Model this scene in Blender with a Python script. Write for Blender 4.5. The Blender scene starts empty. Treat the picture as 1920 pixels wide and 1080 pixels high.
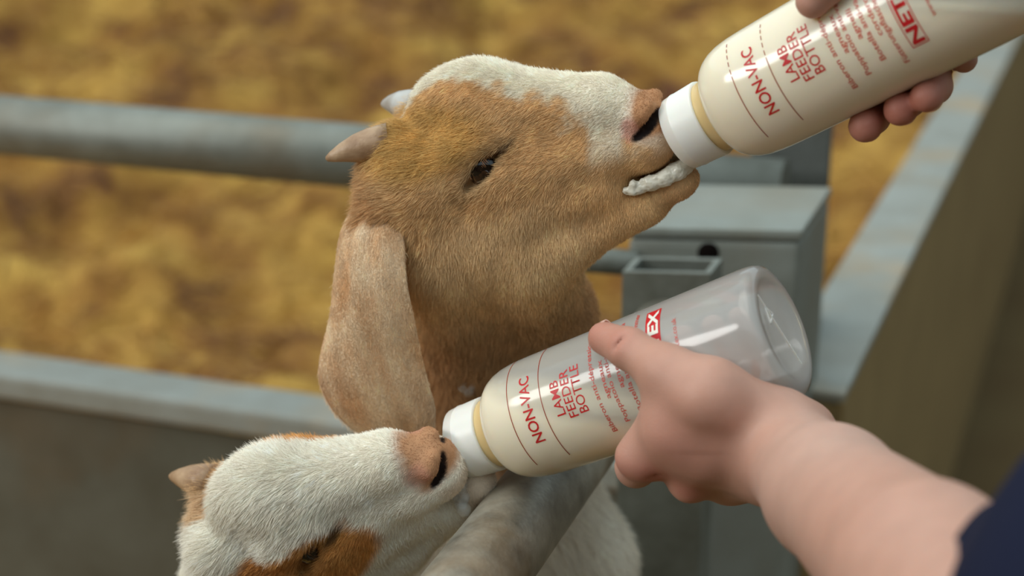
import bpy, bmesh, math, random
import numpy as np
from mathutils import Vector, Matrix

# ------------------------------------------------------------------ camera, sky, sun, exposure
FPX = 3000.0                      # focal length in pixels of the 1920 x 1080 frame
PITCH = math.radians(19.0)
CAM_H = 1.35
CP, SP = math.cos(PITCH), math.sin(PITCH)
CAM = np.array([0.0, 0.0, CAM_H])
AX_R = np.array([1.0, 0.0, 0.0])
AX_U = np.array([0.0, SP, CP])
AX_B = np.array([0.0, -CP, SP])   # from the scene back to the camera

scene = bpy.context.scene
COL = scene.collection
cam_data = bpy.data.cameras.new("camera")
cam = bpy.data.objects.new("camera", cam_data)
COL.objects.link(cam)
cam.matrix_world = Matrix(((AX_R[0], AX_U[0], AX_B[0], CAM[0]), (AX_R[1], AX_U[1], AX_B[1], CAM[1]),
                           (AX_R[2], AX_U[2], AX_B[2], CAM[2]), (0, 0, 0, 1)))
cam_data.sensor_width = 36.0
cam_data.lens = FPX / 1920.0 * 36.0
cam_data.clip_start = 0.02
cam_data.dof.use_dof = True
cam_data.dof.focus_distance = 0.965
cam_data.dof.aperture_fstop = 4.0
scene.camera = cam

world = bpy.data.worlds.new("overcast_sky")
scene.world = world
world.use_nodes = True
bg = world.node_tree.nodes["Background"]
bg.inputs[0].default_value = (0.74, 0.92, 1.0, 1)
bg.inputs[1].default_value = 0.92

sun_data = bpy.data.lights.new("daylight", "SUN")
sun_data.energy = 1.25
sun_data.angle = math.radians(50)
sun_data.color = (1.0, 0.93, 0.82)
sun = bpy.data.objects.new("daylight", sun_data)
COL.objects.link(sun)
sun.rotation_euler = Vector((0.30, 0.12, -0.95)).to_track_quat('-Z', 'Y').to_euler()   # falls from above, behind and left
lamp_data = bpy.data.lights.new("open_barn_side", "AREA")        # daylight through the open upper half of the barn's left side
lamp_data.shape = 'RECTANGLE'; lamp_data.size = 2.6; lamp_data.size_y = 0.9
lamp_data.energy = 100; lamp_data.color = (1.0, 0.98, 0.95)
lamp = bpy.data.objects.new("open_barn_side", lamp_data)
COL.objects.link(lamp)
lamp.location = (-4.6, -0.5, 3.0)
lamp.rotation_euler = (Vector((0.0, 0.9, 1.05)) - Vector(lamp.location)).to_track_quat('-Z', 'Y').to_euler()
scene.view_settings.view_transform = 'Standard'
scene.view_settings.look = 'None'
scene.view_settings.gamma = 1.0
scene.view_settings.use_curve_mapping = False
scene.view_settings.exposure = 0.10

rng = np.random.default_rng(7)
random.seed(7)

# ------------------------------------------------------------------ helpers
def V(px, py, d):
    """world point that lies d metres in front of the lens behind pixel (px, py) of the 1920 x 1080 frame"""
    return CAM - AX_B * d + AX_R * ((px - 960.0) / FPX * d) + AX_U * ((540.0 - py) / FPX * d)

def srgb(r, g, b):
    f = lambda c: (c / 255.0 / 12.92) if c / 255.0 <= 0.04045 else (((c / 255.0) + 0.055) / 1.055) ** 2.4
    return (f(r), f(g), f(b))

def s3(*c):
    return np.array(srgb(*c))

def unit(v):
    v = np.asarray(v, float)
    return v / np.linalg.norm(v)

def smooth01(x, a, b):
    t = np.clip((x - a) / (b - a), 0, 1)
    return t * t * (3 - 2 * t)

class NoiseField:
    """cheap smooth value noise for numpy points"""
    def __init__(self, seed):
        self.g = np.random.default_rng(seed).random((32, 32, 32)).astype(np.float32)
    def __call__(self, p, scale):
        q = np.asarray(p, float) * scale
        i = np.floor(q).astype(int)
        f = q - i
        f = f * f * (3 - 2 * f)
        r = 0
        for dx in (0, 1):
            for dy in (0, 1):
                for dz in (0, 1):
                    w = (f[:, 0] if dx else 1 - f[:, 0]) * (f[:, 1] if dy else 1 - f[:, 1]) * (f[:, 2] if dz else 1 - f[:, 2])
                    r = r + w * self.g[(i[:, 0] + dx) % 32, (i[:, 1] + dy) % 32, (i[:, 2] + dz) % 32]
        return r
N1, N2, N3 = NoiseField(1), NoiseField(2), NoiseField(3)

# ---- objects
def empty(name, loc, label=None, cat=None, group=None, kind=None):
    o = bpy.data.objects.new(name, None)
    o.empty_display_size = 0.02
    COL.objects.link(o)
    o.location = Vector(loc)
    tag(o, label, cat, group, kind)
    return o

def tag(o, label=None, cat=None, group=None, kind=None):
    if label: o["label"] = label
    if cat: o["category"] = cat
    if group: o["group"] = group
    if kind: o["kind"] = kind
    return o

def put(o, parent):
    COL.objects.link(o)
    if parent is not None:
        o.parent = parent
        if parent.parent is None:          # parts of parts: the part itself already sits in world space
            o.matrix_parent_inverse = Matrix.Translation(parent.location).inverted()
    return o

def mesh_obj(name, verts, faces, mat, parent=None, smooth=True, colors=None):
    """one mesh object from world-space vertices"""
    me = bpy.data.meshes.new(name)
    verts = np.asarray(verts, float)
    if isinstance(faces, np.ndarray):
        nf, k = faces.shape
        me.vertices.add(len(verts)); me.vertices.foreach_set("co", verts.astype(np.float32).ravel())
        me.loops.add(nf * k); me.loops.foreach_set("vertex_index", faces.astype(np.int32).ravel())
        me.polygons.add(nf)
        me.polygons.foreach_set("loop_start", np.arange(0, nf * k, k, dtype=np.int32))
        me.polygons.foreach_set("loop_total", np.full(nf, k, dtype=np.int32))
        me.update(calc_edges=True)
    else:
        me.from_pydata([tuple(v) for v in verts], [], faces)
        me.update()
    if smooth:
        me.polygons.foreach_set("use_smooth", np.ones(len(me.polygons), dtype=bool))
    if colors is not None:
        at = me.attributes.new("coat", 'FLOAT_COLOR', 'POINT')
        c4 = np.ones((len(verts), 4), np.float32); c4[:, :3] = colors
        at.data.foreach_set("color", c4.ravel())
    me.materials.append(mat)
    me.validate()
    return put(bpy.data.objects.new(name, me), parent)

def bm_obj(name, bm, mat, parent=None, smooth=False):
    me = bpy.data.meshes.new(name)
    bm.normal_update()
    bm.to_mesh(me); bm.free()
    if smooth:
        me.polygons.foreach_set("use_smooth", np.ones(len(me.polygons), dtype=bool))
    me.materials.append(mat)
    return put(bpy.data.objects.new(name, me), parent)

def frame_from(axis, hint=(0, 0, 1)):
    a = unit(axis); h = np.asarray(hint, float)
    if abs(np.dot(a, unit(h))) > 0.97: h = np.array([1.0, 0, 0])
    x = unit(np.cross(h, a)); y = np.cross(a, x)
    return x, y, a

def lathe(profile, origin, axis, seg=64, hint=(0, 0, 1), close=False):
    """profile: (distance along axis, radius) list"""
    x, y, a = frame_from(axis, hint)
    vs, fs = [], []
    th = np.linspace(0, 2 * np.pi, seg, endpoint=False)
    ring = np.outer(np.cos(th), x) + np.outer(np.sin(th), y)
    for s, r in profile:
        vs.append(np.asarray(origin) + a * s + ring * r)
    n = len(profile)
    for i in range(n - 1):
        for j in range(seg):
            k = (j + 1) % seg
            fs.append((i * seg + j, i * seg + k, (i + 1) * seg + k, (i + 1) * seg + j))
    return np.concatenate(vs), fs

def tube_mesh(pts, radii, seg=24, caps=True):
    pts = np.asarray(pts, float)
    vs, fs = [], []
    up = np.array([0, 0, 1.0])
    for i, p in enumerate(pts):
        t = unit(pts[min(i + 1, len(pts) - 1)] - pts[max(i - 1, 0)])
        x, y, _ = frame_from(t, up)
        for j in range(seg):
            a = 2 * math.pi * j / seg
            vs.append(p + radii[i] * (math.cos(a) * x + math.sin(a) * y))
    for i in range(len(pts) - 1):
        for j in range(seg):
            k = (j + 1) % seg
            fs.append((i * seg + j, i * seg + k, (i + 1) * seg + k, (i + 1) * seg + j))
    if caps:
        fs.append(tuple(range(seg))[::-1]); fs.append(tuple((len(pts) - 1) * seg + j for j in range(seg)))
    return np.array(vs), fs

def box_bm(bm, center, ex, ey, ez, hx, hy, hz, bevel=0.0, seg=2):
    """box with half sizes along three unit axes, bevelled"""
    c = np.asarray(center, float)
    vs = []
    for sx in (-1, 1):
        for sy in (-1, 1):
            for sz in (-1, 1):
                vs.append(bm.verts.new(c + sx * hx * np.asarray(ex) + sy * hy * np.asarray(ey) + sz * hz * np.asarray(ez)))
    f = [(0, 1, 3, 2), (4, 6, 7, 5), (0, 4, 5, 1), (2, 3, 7, 6), (0, 2, 6, 4), (1, 5, 7, 3)]
    faces = [bm.faces.new([vs[i] for i in q]) for q in f]
    bmesh.ops.recalc_face_normals(bm, faces=faces)
    if bevel > 0:
        es = list({e for fa in faces for e in fa.edges})
        bmesh.ops.bevel(bm, geom=es, offset=bevel, segments=seg, affect='EDGES', profile=0.6)

# ---- materials
def new_mat(name):
    m = bpy.data.materials.new(name); m.use_nodes = True
    nt = m.node_tree
    return m, nt, nt.nodes["Principled BSDF"]

def node(nt, kind, **kw):
    n = nt.nodes.new(kind)
    for k, v in kw.items(): setattr(n, k, v)
    return n

def ramp(nt, stops):
    r = nt.nodes.new("ShaderNodeValToRGB")
    e = r.color_ramp.elements
    while len(e) < len(stops): e.new(0.5)
    for el, (p, c) in zip(e, stops):
        el.position = p; el.color = (*c, 1)
    return r

def plain(name, col, rough=0.5, spec=0.5, noise=None, bump=0.0, scale=40, sss=0.0, metallic=0.0):
    m, nt, p = new_mat(name)
    p.inputs["Base Color"].default_value = (*col, 1)
    p.inputs["Roughness"].default_value = rough
    p.inputs["Specular IOR Level"].default_value = spec
    p.inputs["Metallic"].default_value = metallic
    if sss:
        p.inputs["Subsurface Weight"].default_value = sss
        p.inputs["Subsurface Radius"].default_value = (0.006, 0.003, 0.0015)
        p.inputs["Subsurface Scale"].default_value = 1.0
    tc = node(nt, "ShaderNodeTexCoord")
    if noise is not None:
        n = node(nt, "ShaderNodeTexNoise"); n.inputs["Scale"].default_value = scale; n.inputs["Detail"].default_value = 6
        nt.links.new(tc.outputs["Object"], n.inputs["Vector"])
        r = ramp(nt, [(0.3, noise), (0.7, col)])
        nt.links.new(n.outputs["Fac"], r.inputs[0]); nt.links.new(r.outputs[0], p.inputs["Base Color"])
    if bump:
        n = node(nt, "ShaderNodeTexNoise"); n.inputs["Scale"].default_value = scale * 4; n.inputs["Detail"].default_value = 5
        nt.links.new(tc.outputs["Object"], n.inputs["Vector"])
        b = node(nt, "ShaderNodeBump"); b.inputs["Strength"].default_value = bump; b.inputs["Distance"].default_value = 0.002
        nt.links.new(n.outputs["Fac"], b.inputs["Height"]); nt.links.new(b.outputs[0], p.inputs["Normal"])
    return m

def galvanised(name, base, alt, rust, rust_amount=0.5, rough=0.42, metallic=0.55, scale=14):
    m, nt, p = new_mat(name)
    tc = node(nt, "ShaderNodeTexCoord")
    n1 = node(nt, "ShaderNodeTexNoise"); n1.inputs["Scale"].default_value = scale; n1.inputs["Detail"].default_value = 8; n1.inputs["Roughness"].default_value = 0.65
    n2 = node(nt, "ShaderNodeTexNoise"); n2.inputs["Scale"].default_value = scale * 0.45; n2.inputs["Detail"].default_value = 5
    n3 = node(nt, "ShaderNodeTexVoronoi"); n3.inputs["Scale"].default_value = scale * 12
    for n in (n1, n2, n3): nt.links.new(tc.outputs["Object"], n.inputs["Vector"])
    r1 = ramp(nt, [(0.30, alt), (0.68, base)]); nt.links.new(n1.outputs["Fac"], r1.inputs[0])
    r2 = ramp(nt, [(0.58 - 0.12 * rust_amount, (0, 0, 0)), (0.78 - 0.12 * rust_amount, (1, 1, 1))]); nt.links.new(n2.outputs["Fac"], r2.inputs[0])
    mx = node(nt, "ShaderNodeMix", data_type='RGBA')
    mu = node(nt, "ShaderNodeMath", operation='MULTIPLY'); mu.inputs[1].default_value = rust_amount
    nt.links.new(r2.outputs[0], mu.inputs[0]); nt.links.new(mu.outputs[0], mx.inputs[0])
    nt.links.new(r1.outputs[0], mx.inputs[6]); mx.inputs[7].default_value = (*rust, 1)
    nt.links.new(mx.outputs[2], p.inputs["Base Color"])
    rr = node(nt, "ShaderNodeMapRange"); rr.inputs[3].default_value = rough - 0.12; rr.inputs[4].default_value = rough + 0.2
    nt.links.new(n1.outputs["Fac"], rr.inputs[0]); nt.links.new(rr.outputs[0], p.inputs["Roughness"])
    p.inputs["Metallic"].default_value = metallic
    b = node(nt, "ShaderNodeBump"); b.inputs["Strength"].default_value = 0.15; b.inputs["Distance"].default_value = 0.001
    nt.links.new(n3.outputs["Distance"], b.inputs["Height"]); nt.links.new(b.outputs[0], p.inputs["Normal"])
    return m

# ------------------------------------------------------------------ signed-distance modelling
class Sdf:
    """smooth blend of round cones and ellipsoids on a grid, turned into one continuous skin"""
    def __init__(self, lo, hi, step):
        self.lo = np.asarray(lo, float); self.h = step
        self.n = np.ceil((np.asarray(hi) - self.lo) / step).astype(int) + 1
        self.f = np.full(self.n, 1e3, np.float32)
    def _block(self, lo, hi):
        a = np.clip(np.floor((lo - self.lo) / self.h).astype(int), 0, self.n)
        b = np.clip(np.ceil((hi - self.lo) / self.h).astype(int) + 1, 0, self.n)
        if np.any(b <= a): return None, None
        g = [self.lo[i] + self.h * np.arange(a[i], b[i]) for i in range(3)]
        return tuple(slice(a[i], b[i]) for i in range(3)), np.meshgrid(*g, indexing='ij', sparse=True)
    def _blend(self, sl, d, k, op):
        f = self.f[sl]; d = d.astype(np.float32)
        if op == 'add':
            h = np.maximum(k - np.abs(f - d), 0) / k
            self.f[sl] = np.minimum(f, d) - h * h * k * 0.25
        else:
            d = -d
            h = np.maximum(k - np.abs(f - d), 0) / k
            self.f[sl] = np.maximum(f, d) + h * h * k * 0.25
    def cone(self, a, b, ra, rb, k=20, op='add', flat=None):
        """round cone a->b; flat=(unit axis, factor) squashes it along one axis"""
        a = np.asarray(a, float); b = np.asarray(b, float)
        m = max(ra, rb) * (1.0 if flat is None else max(1, flat[1])) + k + 4 * self.h
        sl, g = self._block(np.minimum(a, b) - m, np.maximum(a, b) + m)
        if sl is None: return self
        p = [g[i] - a[i] for i in range(3)]
        ba = b - a
        if flat is not None:
            ax, fac = np.asarray(flat[0], float), flat[1]
            dt = p[0] * ax[0] + p[1] * ax[1] + p[2] * ax[2]
            p = [p[i] + ax[i] * dt * (1 / fac - 1) for i in range(3)]
            ba = ba + ax * np.dot(ba, ax) * (1 / fac - 1)
        L2 = float(np.dot(ba, ba)) + 1e-9
        t = np.clip((p[0] * ba[0] + p[1] * ba[1] + p[2] * ba[2]) / L2, 0, 1)
        r = ra + (rb - ra) * t
        d = np.sqrt((p[0] - ba[0] * t) ** 2 + (p[1] - ba[1] * t) ** 2 + (p[2] - ba[2] * t) ** 2) - r
        self._blend(sl, d, k, op)
        return self
    def ball(self, c, radii, axes=None, k=20, op='add'):
        c = np.asarray(c, float); radii = np.asarray(radii, float) * np.ones(3)
        m = radii.max() + k + 4 * self.h
        sl, g = self._block(c - m, c + m)
        if sl is None: return self
        p = [g[i] - c[i] for i in range(3)]
        if axes is not None:
            p = [p[0] * ax[0] + p[1] * ax[1] + p[2] * ax[2] for ax in axes]
        q = np.sqrt(sum((p[i] / radii[i]) ** 2 for i in range(3)))
        q2 = np.sqrt(sum((p[i] / radii[i] ** 2) ** 2 for i in range(3)))
        d = q * (q - 1) / np.maximum(q2, 1e-9)
        self._blend(sl, d, k, op)
        return self
    def chain(self, pts, radii, k=20, op='add', **kw):
        for i in range(len(pts) - 1):
            self.cone(pts[i], pts[i + 1], radii[i], radii[i + 1], k, op, **kw)
        return self
    def mesh(self, relax=1):
        f = self.f; n = self.n
        ins = f < 0
        c = np.zeros(n - 1, np.int8)
        for dx in (0, 1):
            for dy in (0, 1):
                for dz in (0, 1):
                    c += ins[dx:n[0] - 1 + dx, dy:n[1] - 1 + dy, dz:n[2] - 1 + dz]
        act = (c > 0) & (c < 8)
        ii = np.argwhere(act)
        idx = np.full(n - 1, -1, np.int64); idx[act] = np.arange(len(ii))
        acc = np.zeros((len(ii), 3)); cnt = np.zeros(len(ii))
        corners = [(x, y, z) for x in (0, 1) for y in (0, 1) for z in (0, 1)]
        for a in corners:
            for ax in range(3):
                if a[ax]: continue
                b = list(a); b[ax] = 1
                fa = f[ii[:, 0] + a[0], ii[:, 1] + a[1], ii[:, 2] + a[2]]
                fb = f[ii[:, 0] + b[0], ii[:, 1] + b[1], ii[:, 2] + b[2]]
                m = (fa < 0) != (fb < 0)
                t = np.where(m, fa / np.where(m, fa - fb, 1), 0)
                p = np.tile(np.array(a, float), (len(ii), 1)); p[:, ax] = t
                acc[m] += p[m]; cnt[m] += 1
        verts = self.lo + self.h * (ii + acc / cnt[:, None])
        quads = []
        for ax in range(3):
            o1, o2 = (ax + 1) % 3, (ax + 2) % 3
            s0 = [slice(None)] * 3; s1 = [slice(None)] * 3
            s0[ax] = slice(0, n[ax] - 1); s1[ax] = slice(1, n[ax])
            ch = ins[tuple(s0)] != ins[tuple(s1)]
            e = np.argwhere(ch)
            e = e[(e[:, o1] > 0) & (e[:, o2] > 0) & (e[:, o1] < n[o1] - 1) & (e[:, o2] < n[o2] - 1)]
            flip = ins[e[:, 0], e[:, 1], e[:, 2]]
            q = []
            for d1, d2 in ((-1, -1), (0, -1), (0, 0), (-1, 0)):
                g = e.copy(); g[:, o1] += d1; g[:, o2] += d2
                q.append(idx[g[:, 0], g[:, 1], g[:, 2]])
            q = np.stack(q, 1)
            q[~flip] = q[~flip][:, ::-1]
            quads.append(q)
        quads = np.concatenate(quads)
        quads = quads[(quads >= 0).all(1)]
        for _ in range(relax):
            s = np.zeros_like(verts); w = np.zeros(len(verts))
            for a in range(4):
                b = (a + 1) % 4
                np.add.at(s, quads[:, a], verts[quads[:, b]]); np.add.at(w, quads[:, a], 1)
                np.add.at(s, quads[:, b], verts[quads[:, a]]); np.add.at(w, quads[:, b], 1)
            verts = 0.5 * verts + 0.5 * s / np.maximum(w, 1)[:, None]
        return verts, quads

def vert_normals(v, q):
    fn = np.cross(v[q[:, 2]] - v[q[:, 0]], v[q[:, 3]] - v[q[:, 1]])
    n = np.zeros_like(v)
    for a in range(4): np.add.at(n, q[:, a], fn)
    return n / np.maximum(np.linalg.norm(n, axis=1), 1e-12)[:, None]
FUR = 1

# ------------------------------------------------------------------ goats
M_HAIR, nt, p = new_mat("goat_hair")
at = node(nt, "ShaderNodeAttribute"); at.attribute_name = "coat"
nt.links.new(at.outputs["Color"], p.inputs["Base Color"])
p.inputs["Roughness"].default_value = 0.55
p.inputs["Specular IOR Level"].default_value = 0.25
M_HIDE, nt, p = new_mat("goat_hide")
at = node(nt, "ShaderNodeAttribute"); at.attribute_name = "coat"
ns = node(nt, "ShaderNodeTexNoise"); ns.inputs["Scale"].default_value = 220; ns.inputs["Detail"].default_value = 4
tc = node(nt, "ShaderNodeTexCoord"); nt.links.new(tc.outputs["Object"], ns.inputs["Vector"])
mr = node(nt, "ShaderNodeMapRange"); mr.inputs[3].default_value = 0.80; mr.inputs[4].default_value = 1.1
nt.links.new(ns.outputs["Fac"], mr.inputs[0])
mx = node(nt, "ShaderNodeVectorMath", operation='SCALE')
nt.links.new(at.outputs["Color"], mx.inputs[0]); nt.links.new(mr.outputs[0], mx.inputs["Scale"])
nt.links.new(mx.outputs[0], p.inputs["Base Color"])
p.inputs["Roughness"].default_value = 0.7
p.inputs["Specular IOR Level"].default_value = 0.2
bp = node(nt, "ShaderNodeBump"); bp.inputs["Strength"].default_value = 0.35; bp.inputs["Distance"].default_value = 0.001
nt.links.new(ns.outputs["Fac"], bp.inputs["Height"]); nt.links.new(bp.outputs[0], p.inputs["Normal"])
M_HORN = plain("horn", srgb(190, 160, 128), 0.42, 0.4, noise=srgb(132, 98, 70), bump=0.25, scale=60)
M_HORN_GREY = plain("horn_grey", srgb(196, 196, 192), 0.42, 0.4, noise=srgb(168, 160, 150), bump=0.25, scale=60)
M_EYE = plain("eyeball", srgb(22, 14, 10), 0.06, 0.6)
M_IRIS = plain("iris", srgb(64, 40, 24), 0.08, 0.6, noise=srgb(30, 18, 12), scale=300)
M_LASH = plain("eyelash", srgb(150, 104, 66), 0.5)
M_FOAM, nt, p = new_mat("milk_froth")
p.inputs["Base Color"].default_value = (*srgb(226, 222, 206), 1); p.inputs["Roughness"].default_value = 0.25
p.inputs["Subsurface Weight"].default_value = 0.4; p.inputs["Subsurface Radius"].default_value = (0.003, 0.003, 0.0025)
M_BUBBLE, nt, p = new_mat("milk_bubble")
p.inputs["Base Color"].default_value = (*srgb(240, 240, 235), 1); p.inputs["Roughness"].default_value = 0.06
p.inputs["Alpha"].default_value = 0.28; p.inputs["Specular IOR Level"].default_value = 1.0
M_MOUTH = plain("mouth_lining", srgb(150, 70, 58), 0.35)

class Pose:
    """head frame: a = towards the nose, u = crown, n = the side turned to the camera; units of 1/3000 m"""
    def __init__(self, o, a, u, n, k=1.0):
        self.k = k / FPX
        B = np.stack([AX_R, AX_U, AX_B], 1)
        self.o_c = np.asarray(o, float); self.a_c, self.u_c, self.n_c = map(np.asarray, (a, u, n))
        self.R = B @ np.stack([a, u, n], 1)
        self.o = CAM + B @ self.o_c
    def world(self, p):
        return self.o + (np.asarray(p, float) * self.k) @ self.R.T
    def local(self, w):
        return ((np.asarray(w, float) - self.o) @ self.R) / self.k
    def wdir(self, v):
        return np.asarray(v, float) @ self.R.T
    def L(self, px, py, w):
        tx, ty = (px - 960) / FPX, (540 - py) / FPX
        b = self.o_c + w / FPX * self.n_c
        M = np.array([[self.a_c[0] + tx * self.a_c[2], self.u_c[0] + tx * self.u_c[2]],
                      [self.a_c[1] + ty * self.a_c[2], self.u_c[1] + ty * self.u_c[2]]])
        s = np.linalg.solve(M, -np.array([b[0] + tx * b[2], b[1] + ty * b[2]])) * FPX
        return np.array([s[0], s[1], w])

POSE1 = Pose((-0.00336, 0.09399, -1.007), (0.89492, 0.11314, 0.43164), (-0.29952, 0.86933, 0.39313), (-0.33076, -0.48111, 0.81187))
K2_ = 0.952
POSE2 = Pose((-0.13433 * K2_, -0.14147 * K2_, -1.06841 * K2_), (0.87020, 0.35395, 0.34274), (-0.48698, 0.51214, 0.70751), (0.07489, -0.78258, 0.61803), K2_)

EYE = np.array([-12.0, -14.0, 0.0]); EYE_W = 88.0; EYE_R = 38.0

NOSTRIL = [((272, -22, 54), (292, -12, 47), 5, 9), ((292, -12, 47), (310, 2, 32), 9, 9), ((310, 2, 32), (320, 12, 16), 9, 6)]
def nostril_mask(l):
    q = l * np.array([1, 1, 0]) + np.abs(l) * np.array([0, 0, 1])
    d = np.full(len(l), 1e3)
    for p0, p1, r0, r1 in NOSTRIL:
        a, b = np.array(p0, float), np.array(p1, float); t = np.clip((q - a) @ (b - a) / ((b - a) @ (b - a)), 0, 1)
        d = np.minimum(d, np.linalg.norm(q - a - t[:, None] * (b - a), axis=1) - (r0 + (r1 - r0) * t))
    return 1 - smooth01(d, 0.0, 4.5)

def head_field(s, mouth_open=1.0):
    """the head, blended into field s in head units"""
    def both(fn):
        for q in (1, -1): fn(q)
    s.cone((-108, 26, 0), (-20, 46, 0), 92, 99, 10)
    s.cone((-20, 46, 0), (200, 28, 0), 98, 58, 30)
    s.cone((200, 28, 0), (276, -8, 0), 58, 46, 20)
    both(lambda q: s.cone((-10, -25, 36 * q), (205, -44, 20 * q), 84, 54, 30))
    both(lambda q: s.cone((205, -44, 20 * q), (284, -46, 14 * q), 54, 44, 20))
    # lower jaw and cheeks
    both(lambda q: s.cone((-70, -172, 48 * q), (70, -200, 34 * q), 86, 62, 40))
    both(lambda q: s.cone((70, -200, 34 * q), (235, -166, 16 * q), 62, 40, 30))
    both(lambda q: s.cone((20, -110, 44 * q), (178, -112, 30 * q), 76, 48, 30))
    both(lambda q: s.ball((-75, -115, 80 * q), (118, 92, 46), k=40))
    both(lambda q: s.cone((-20, -55, 90 * q), (110, -52, 56 * q), 38, 26, 35))
    # brow and eye socket
    both(lambda q: s.cone((-62, 24, 92 * q), (22, 30, 78 * q), 38, 26, 30))
    both(lambda q: s.cone((-50, -40, 104 * q), (20, -34, 96 * q), 24, 20, 25))
    # crown bump, horn roots
    s.ball((-66, 110, 0), (80, 46, 64), k=40)
    both(lambda q: s.ball((-196, 44, 72 * q), (42, 40, 38), k=35))
    # temple behind the eye, ear roots
    both(lambda q: s.ball((-150, -40, 86 * q), (80, 70, 42), k=40))
    both(lambda q: s.cone((-215, -20, 84 * q), (-262, -88, 112 * q), 50, 46, 35))
    # mouth: the gap first, then lower lip and chin
    both(lambda q: s.cone((226, -112, 60 * q), (350, -98, 22 * q), 5, 14 * mouth_open, 6, 'sub'))
    s.cone((254, -112, 0), (360, -100, 0), 14, 34 * mouth_open, 10, 'sub')
    both(lambda q: s.cone((225, -162, 16 * q), (298, -140, 8 * q), 40, 29, 18))
    s.ball((308, -137, 0), (38, 29, 38), k=18)
    # nose pad, nostrils
    both(lambda q: s.ball((276, 8, 26 * q), (34, 26, 26), k=14))
    s.ball((294, -8, 0), (20, 28, 26), k=14)
    both(lambda q: s.ball((262, -62, 26 * q), (46, 36, 32), k=20))
    both(lambda q: s.cone((284, 12, 44 * q), (302, 24, 26 * q), 13, 12, 10))
    for (p0, p1, r0, r1) in NOSTRIL:
        both(lambda q: s.cone((p0[0], p0[1], p0[2] * q), (p1[0], p1[1], p1[2] * q), r0, r1, 5, 'sub'))
    # eye opening: almond slit and tear groove
    both(lambda q: s.cone((-44, -36, 126 * q), (3, -2, 119 * q), 11, 16, 7, 'sub'))
    both(lambda q: s.cone((4, 0, 116 * q), (52, 24, 88 * q), 12, 4, 6, 'sub'))

def hair_curves(name, roots, dirs, norms, lens, cols, rad, parent, mat=None, pts=5, curl=0.25, kind="stuff"):
    n = len(roots)
    hc = bpy.data.hair_curves.new(name)
    hc.add_curves([pts] * n)
    t = np.linspace(0, 1, pts)[None, :, None]
    lift = norms[:, None, :] * (lens[:, None, None] * curl) * (t - 0.62 * t * t)
    P = roots[:, None, :] + dirs[:, None, :] * (lens[:, None, None] * t) + lift
    hc.position_data.foreach_set("vector", P.astype(np.float32).ravel())
    ra = hc.attributes.new("radius", 'FLOAT', 'POINT')
    prof = np.array([1.0, 0.95, 0.8, 0.55, 0.15]) if pts == 5 else np.linspace(1, 0.1, pts)
    ra.data.foreach_set("value", (np.asarray(rad).reshape(-1, 1) * prof * np.ones((n, 1))).astype(np.float32).ravel())
    ca = hc.attributes.new("coat", 'FLOAT_COLOR', 'CURVE')
    c4 = np.ones((n, 4), np.float32); c4[:, :3] = cols
    ca.data.foreach_set("color", c4.ravel())
    hc.materials.append(mat or M_HAIR)
    o = put(bpy.data.objects.new(name, hc), parent)
    o["kind"] = kind
    return o

def grow(name, v, q, density, flow, color, length, parent, rad=0.00011, seed=1, lift=0.35, jitter=0.16, tuft=0.40):
    """short coat on a quad mesh. density(p) hairs per cm2, flow(p, n) direction, color(p), length(p) in metres; p in world space"""
    r = np.random.default_rng(seed)
    vn = vert_normals(v, q)
    c = v[q].mean(1)
    e1, e2 = v[q[:, 2]] - v[q[:, 0]], v[q[:, 3]] - v[q[:, 1]]
    area = 0.5 * np.linalg.norm(np.cross(e1, e2), axis=1) * 1e4
    want = area * density(c)
    k = np.floor(want + r.random(len(want))).astype(int)
    f = np.repeat(np.arange(len(q)), k)
    a, b = r.random((2, len(f), 1))
    def mix(x): return (x[q[f, 0]] * (1 - a) + x[q[f, 1]] * a) * (1 - b) + (x[q[f, 3]] * (1 - a) + x[q[f, 2]] * a) * b
    P = mix(v); N = mix(vn); N /= np.linalg.norm(N, axis=1)[:, None]
    D = flow(P, N)
    # tufts: slow swirls bend neighbouring hairs together
    tv = np.stack([N1(P, 90) - .5, N2(P, 90) - .5, N3(P, 90) - .5], 1) * 2
    tv2 = np.stack([N1(P + 3, 300) - .5, N2(P + 3, 300) - .5, N3(P + 3, 300) - .5], 1) * 2
    D = D + tuft * tv + tuft * 0.9 * tv2
    D -= N * (D * N).sum(1)[:, None]
    D /= np.maximum(np.linalg.norm(D, axis=1), 1e-6)[:, None]
    D = D + N * (lift * (0.6 + 0.8 * r.random((len(P), 1)))) + r.normal(0, jitter, P.shape)
    D /= np.linalg.norm(D, axis=1)[:, None]
    Ls = length(P) * (0.6 + 0.7 * r.random(len(P)))
    clump = 0.80 + 0.42 * N2(P + 5, 420)[:, None] * N1(P + 9, 150)[:, None] * 2.0
    C = color(P); lum = C.mean(1)[:, None]
    C = C * (1 + ((0.62 + 0.70 * r.random((len(P), 1))) * clump - 1) * (1 - 0.65 * lum))
    return hair_curves(name, P - N * 0.0004, D, N, Ls, np.clip(C, 0, 1), rad * (0.7 + 0.6 * r.random(len(P))), parent)

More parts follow.
